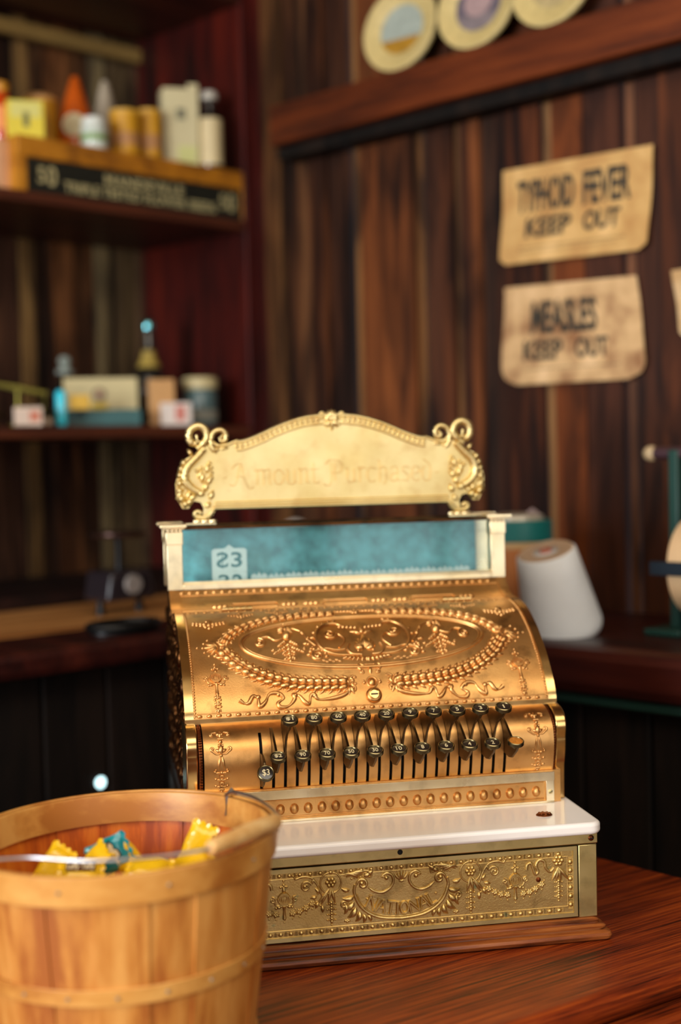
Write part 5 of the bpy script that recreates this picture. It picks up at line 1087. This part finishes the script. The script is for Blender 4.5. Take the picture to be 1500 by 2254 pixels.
mb = MB(); T_ = lambda x, y, z: (x * k, .036 + z * .12 * k + y, 36 * k + z * k); mb.box(-82, 82, 0, .004, 1, 74, 0, T_); lid_ = mb.build('open_lid', pl('cream_paper', (212, 196, 144), noise=.08, nscale=16), o, bevel=.001)
mb = MB(); mb.lathe([(.0001, 0), (15 * k, 0), (15 * k, .0012), (.0001, .0012)], 20, lambda x, y, z: (x - 4 * k, .038 - z, 72 * k + y)); mb.lathe([(.0001, 0), (9 * k, 0), (9 * k, .0009), (.0001, .0009)], 16, lambda x, y, z: (x - 4 * k, .0365 - z, 74 * k + y), 1); mb.box(-22 * k, 14 * k, .034, .036, 40 * k, 54 * k, 2); mb.build('portrait_print', [pl('print_plum', (96, 74, 64)), pl('print_skin', (196, 160, 120)), pl('print_yellow', (214, 178, 20))], lid_)
p, k = LS(166, .035, ZM); carton('small_carton', 'small ochre yellow carton leaning in the open cream box', 'box', (p[0], p[1], p[2] + 36.5 * k), .2, 44 * k, .016, 32 * k, pl('ochre_carton', (216, 170, 52)))
p, k = LS(322, .17, ZM); turned('tall_bottle', 'tall dark glass bottle with a gold label and shiny top on the middle shelf', 'bottle', p, [('bottle_body', dkg, [(.0001, 0), (34 * k, 0), (36 * k, 5 * k), (36 * k, 100 * k), (26 * k, 132 * k), (14 * k, 160 * k), (12 * k, 215 * k), (.0001, 215 * k)]), ('neck_label', pl('gold_label', (176, 150, 70)), [(26.5 * k, 132 * k), (20 * k, 146 * k), (14.6 * k, 160 * k), (13 * k, 176 * k)]), ('stopper', plain('glint_cyan', rgb(120, 196, 204), .12, 1), [(.0001, 215.5 * k), (13 * k, 216 * k), (15 * k, 228 * k), (10 * k, 238 * k), (.0001, 240 * k)])])  # cyan of the bottle's glint is put into the stopper colour
p, k = LS(346, .05, ZM); carton('pasteboard_box', 'plain tan pasteboard box on the middle shelf right of the cream box', 'box', p, .25, 56 * k, .045, 102 * k, pl('tan_board', (206, 154, 92), noise=.06, nscale=10))
p, k = LS(378, .012, ZM); carton('pill_box', 'small white box with a red stripe in front of the blue grey jar', 'box', p, .2, 68 * k, .024, 50 * k, pl('white_board', (226, 212, 200)), [('red_stripe', pl('red_stripe', (206, 120, 104)), -.02, .30, .2, .85)], 'small white boxes on the middle shelf')
p, k = LS(433, .05, ZM); turned('jar', 'blue grey glass jar with a cream lid, rightmost on the middle shelf', 'jar', p, [('jar_body', pl('blue_grey', (92, 116, 116), noise=.25, nscale=24, rough=.2), [(.0001, 0), (36 * k, 0), (37 * k, 4 * k), (37 * k, 74 * k), (34 * k, 80 * k), (.0001, 80 * k)]), ('jar_label', pl('jar_label_grey', (150, 150, 136), noise=.2), [(37.6 * k, 12 * k), (37.6 * k, 34 * k)]), ('jar_lid', pl('cream_lid', (206, 190, 140)), [(.0001, 80.5 * k), (38 * k, 80.5 * k), (39 * k, 84 * k), (39 * k, 102 * k), (36 * k, 106 * k), (.0001, 106 * k)])]).name = 'glass_jar'
# counter things, left
iron = pl('black_iron', (22, 22, 22), rough=.4, metal=.5); ZK = -.2800
def LZ(px, b, z): a, _, k = on_left(px, 1250, b); return LP(a, b, ZR + z), k
p, k = LZ(262, -.20, ZK); o = thing('counter_scale', 'dark cast iron counter scale with a flat plate on the left counter', 'scale', p, math.atan2(DA[1], DA[0]) + PI)
mb = MB(); mb.lathe([(.0001, 168 * k), (58 * k, 168 * k), (62 * k, 174 * k), (62 * k, 178 * k), (.0001, 176 * k)], 32); mb.build('weigh_plate', pl('scale_plate', (70, 48, 42), rough=.3, metal=.7), o)
mb = MB(); mb.lathe([(8 * k, 96 * k), (6 * k, 130 * k), (8 * k, 167.5 * k)], 12); mb.build('plate_stem', iron, o)
mb = MB(); mb.prism([(-66 * k, 30 * k), (66 * k, 30 * k), (54 * k, 96 * k), (-54 * k, 96 * k)], -.04, .04, lambda a, b, h: (a, h, b)); mb.build('scale_body', pl('scale_enamel', (36, 30, 34), rough=.3), o, bevel=.008, seg=3)
mb = MB(); mb.lathe([(.0001, .004), (20 * k, .004), (22 * k, 0), (22 * k, -.002), (.0001, -.002)], 24, lambda x, y, z: (x, -.0425 - z, 66 * k + y)); mb.build('shiny_spot', pl('spot_highlight', (140, 132, 126), rough=.1, coat=1), o)  # pale disc put in for the highlight on the scale body
for s in (-1, 1): mb = MB(); mb.lathe([(12 * k, 0), (10 * k, 8 * k), (7 * k, 29.5 * k)], 12, lambda x, y, z, s=s: (s * 52 * k + x, y, z)); mb.build('foot', iron, o)
p, k = LZ(268, -.43, ZK); o = thing('serving_tray', 'flat black tray on the front edge of the left counter', 'tray', p, math.atan2(DA[1], DA[0]) + PI)
mb = MB(); P = [(85 * k * math.cos(q), .042 * math.sin(q)) for q in [2 * PI * i / 32 for i in range(32)]]; mb.prism(P, .001, .006, lambda a, b, h: (a, b, h)); mb.build('tray_base', iron, o)
mb = MB(); mb.tube([(a * 1.0, b, .012) for a, b in P], .006, 8, closed=True); mb.build('tray_rim', iron, o)
# a small white jar seen between sign and glass
p, k = LZ(632, -.14, ZK); a_, _, k = on_right(632, 1140, .18); p = RP(a_, .18, ZR - .26)
# ------------------------------------------------------------------ right counter things
def RS(px, w, z): t, _, k = on_right(px, 1250, w); return RP(t, w, ZR + z), k
p, k = RS(1140, .24, ZK); TN = thing('paint_tin', 'large round tin with a teal band over orange, behind the right post of the register', 'tin', p)
for (pn, mt, prof) in [('tin_body', pl('orange_band', (206, 130, 72), noise=.1, nscale=10), [(.0001, 0), (77 * k, 0), (77 * k, 226 * k), (.0001, 226 * k)]), ('teal_band', pl('teal_band', (24, 116, 112), noise=.1, nscale=10), [(77.6 * k, 182 * k), (77.6 * k, 226.5 * k), (74 * k, 228 * k), (60 * k, 228 * k)]), ('cream_stripe', pl('cream_stripe', (206, 170, 120)), [(77.6 * k, 168 * k), (77.6 * k, 181 * k)]), ('tin_lid', pl('lid_pale', (206, 196, 176), rough=.3, metal=.3), [(60 * k, 226.5 * k), (58 * k, 238 * k), (40 * k, 242 * k), (.0001, 242 * k)])]:
    mb = MB(); mb.lathe(prof, 40); mb.build(pn, mt, TN, smooth=40)
mb = MB(); mb.tube([(20 * k, -20 * k, 240 * k), (32 * k, -20 * k, 250 * k), (44 * k, -20 * k, 240 * k)], 4 * k, 8); mb.build('lid_handle', pl('handle_pink', (170, 150, 150)), TN)
# string cone, tilted on its spindle
M['string'] = plain('white_string', rgb(246, 249, 250), .75, noise=.04, nscale=20, bump=.6, bscale=160)
pt, k = RS(1195, .30, 0); ctr = np.array(on_right(1243, 1392, .30)[:2]); base = RP(ctr[0], .30, ctr[1])
o = thing('string_cone', 'large white cone of string tilted to the left on a spindle at the right counter', 'string', base); kk = on_right(1225, 1415, .30)[2]
ax = Vector((RT * -.262 + UP * .95 + FW * -.30).tolist()).normalized(); o.rotation_mode = 'QUATERNION'; o.rotation_quaternion = ax.to_track_quat('Z', 'Y')
mb = MB(); prof = [(50 * kk, -12 * kk), (72 * kk, -6 * kk), (83 * kk, 4 * kk), (87 * kk, 16 * kk), (86 * kk, 28 * kk)] + [((86 - 21 * t) * kk, (28 + 162 * t) * kk) for t in (.25, .5, .75, 1)] + [(60 * kk, 195 * kk)]
mb.lathe(prof, 48); mb.build('string_winding', M['string'], o, smooth=60)
mb = MB(); mb.lathe([(60.0 * kk, 195 * kk), (56 * kk, 197 * kk), (14 * kk, 194 * kk), (13 * kk, 180 * kk)], 40); mb.build('winding_top', pl('top_tan', (206, 176, 146), noise=.1), o)
mb = MB(); mb.lathe([(13 * kk, -30 * kk), (13 * kk, 197 * kk), (9 * kk, 198 * kk), (9 * kk, 188 * kk), (.0001, 188 * kk)], 20); mb.build('core_tube', pl('core_orange', (206, 92, 44)), o)
mb = MB(); q_ = o.rotation_quaternion.inverted(); dn = q_ @ Vector((0, 0, -1)); mb.tube([(0, 0, -.010), tuple(Vector((0, 0, -.022)) + dn * .01), tuple(Vector((0, 0, -.022)) + dn * (base[2] - .028 - (ZR + ZK)))], .005, 8); mb.build('spindle', pl('spindle_grey', (150, 140, 130), metal=.6), o)
mb = MB(); e = Vector((0, 0, -.022)) + dn * (base[2] - .028 - (ZR + ZK)); mb.tube([tuple(e), tuple(e - dn * .006)], .04, 24); mb.build('spindle_base', iron, o)
# paper roll cutter at the right edge
p, k = RS(1520, .20, ZK); o = thing('paper_cutter', 'iron framed cutter stand with a roll of cream paper at the right edge', 'paper cutter', p, math.atan2(DT[1], DT[0])); grn = pl('green_iron', (24, 62, 54), rough=.4); dk = pl('purple_bar', (66, 42, 48), rough=.4)
hx = lambda px, py: ((px - 1520) * k * .98, (1392 - py) * k)
for s in (-.02, .30): mb = MB(); mb.box(s - .008, s + .008, -.012, .012, 0, .275); mb.box(s - .03, s + .03, -.05, .05, 0, .010); mb.build('side_post', grn, o, bevel=.002)
mb = MB(); mb.tube([(hx(1428, 0)[0], 0, .270), (.34, 0, .270)], .0095, 12); mb.build('top_bar', dk, o); mb = MB(); mb.ell((hx(1424, 0)[0], 0, .270), (.013, .012, .012), 12, 8); mb.build('bar_knob', pl('knob_bone', (196, 170, 130)), o)
mb = MB(); mb.lathe([(.0001, 0), (.012, 0), (.013, .002), (.073, .002), (.074, .004), (.074, .30), (.0001, .30)], 48, lambda x, y, z: (.010 + z + .004, .0 + x - .018, .105 + y)); mb.build('paper_roll', pl('roll_paper', (222, 184, 138), noise=.06, nscale=18), o, smooth=40)
mb = MB(); mb.box(hx(1446, 0)[0] + .045, .33, -.105, -.097, .096, .116); mb.build('cutter_blade', pl('blue_steel', (44, 54, 64), rough=.35, metal=.6), o, bevel=.001)
# white knob topped jar glimpsed between the sign and the glass
t_, z_, k = on_right(632, 1148, .10); turned('lidded_jar', 'white domed jar lid glimpsed between the brass sign and the glass', 'jar', RP(.26, .14, ZR - .28 + .0), [('jar_body', pl('jar_grey', (150, 146, 136), coat=.5), [(.0001, 0), (.032, 0), (.034, .01), (.034, .10), (.026, .118), (.0001, .118)]), ('jar_lid', pl('lid_white', (200, 194, 182)), [(.0001, .1185), (.030, .1185), (.031, .128), (.024, .144), (.010, .152), (.0001, .153)])])
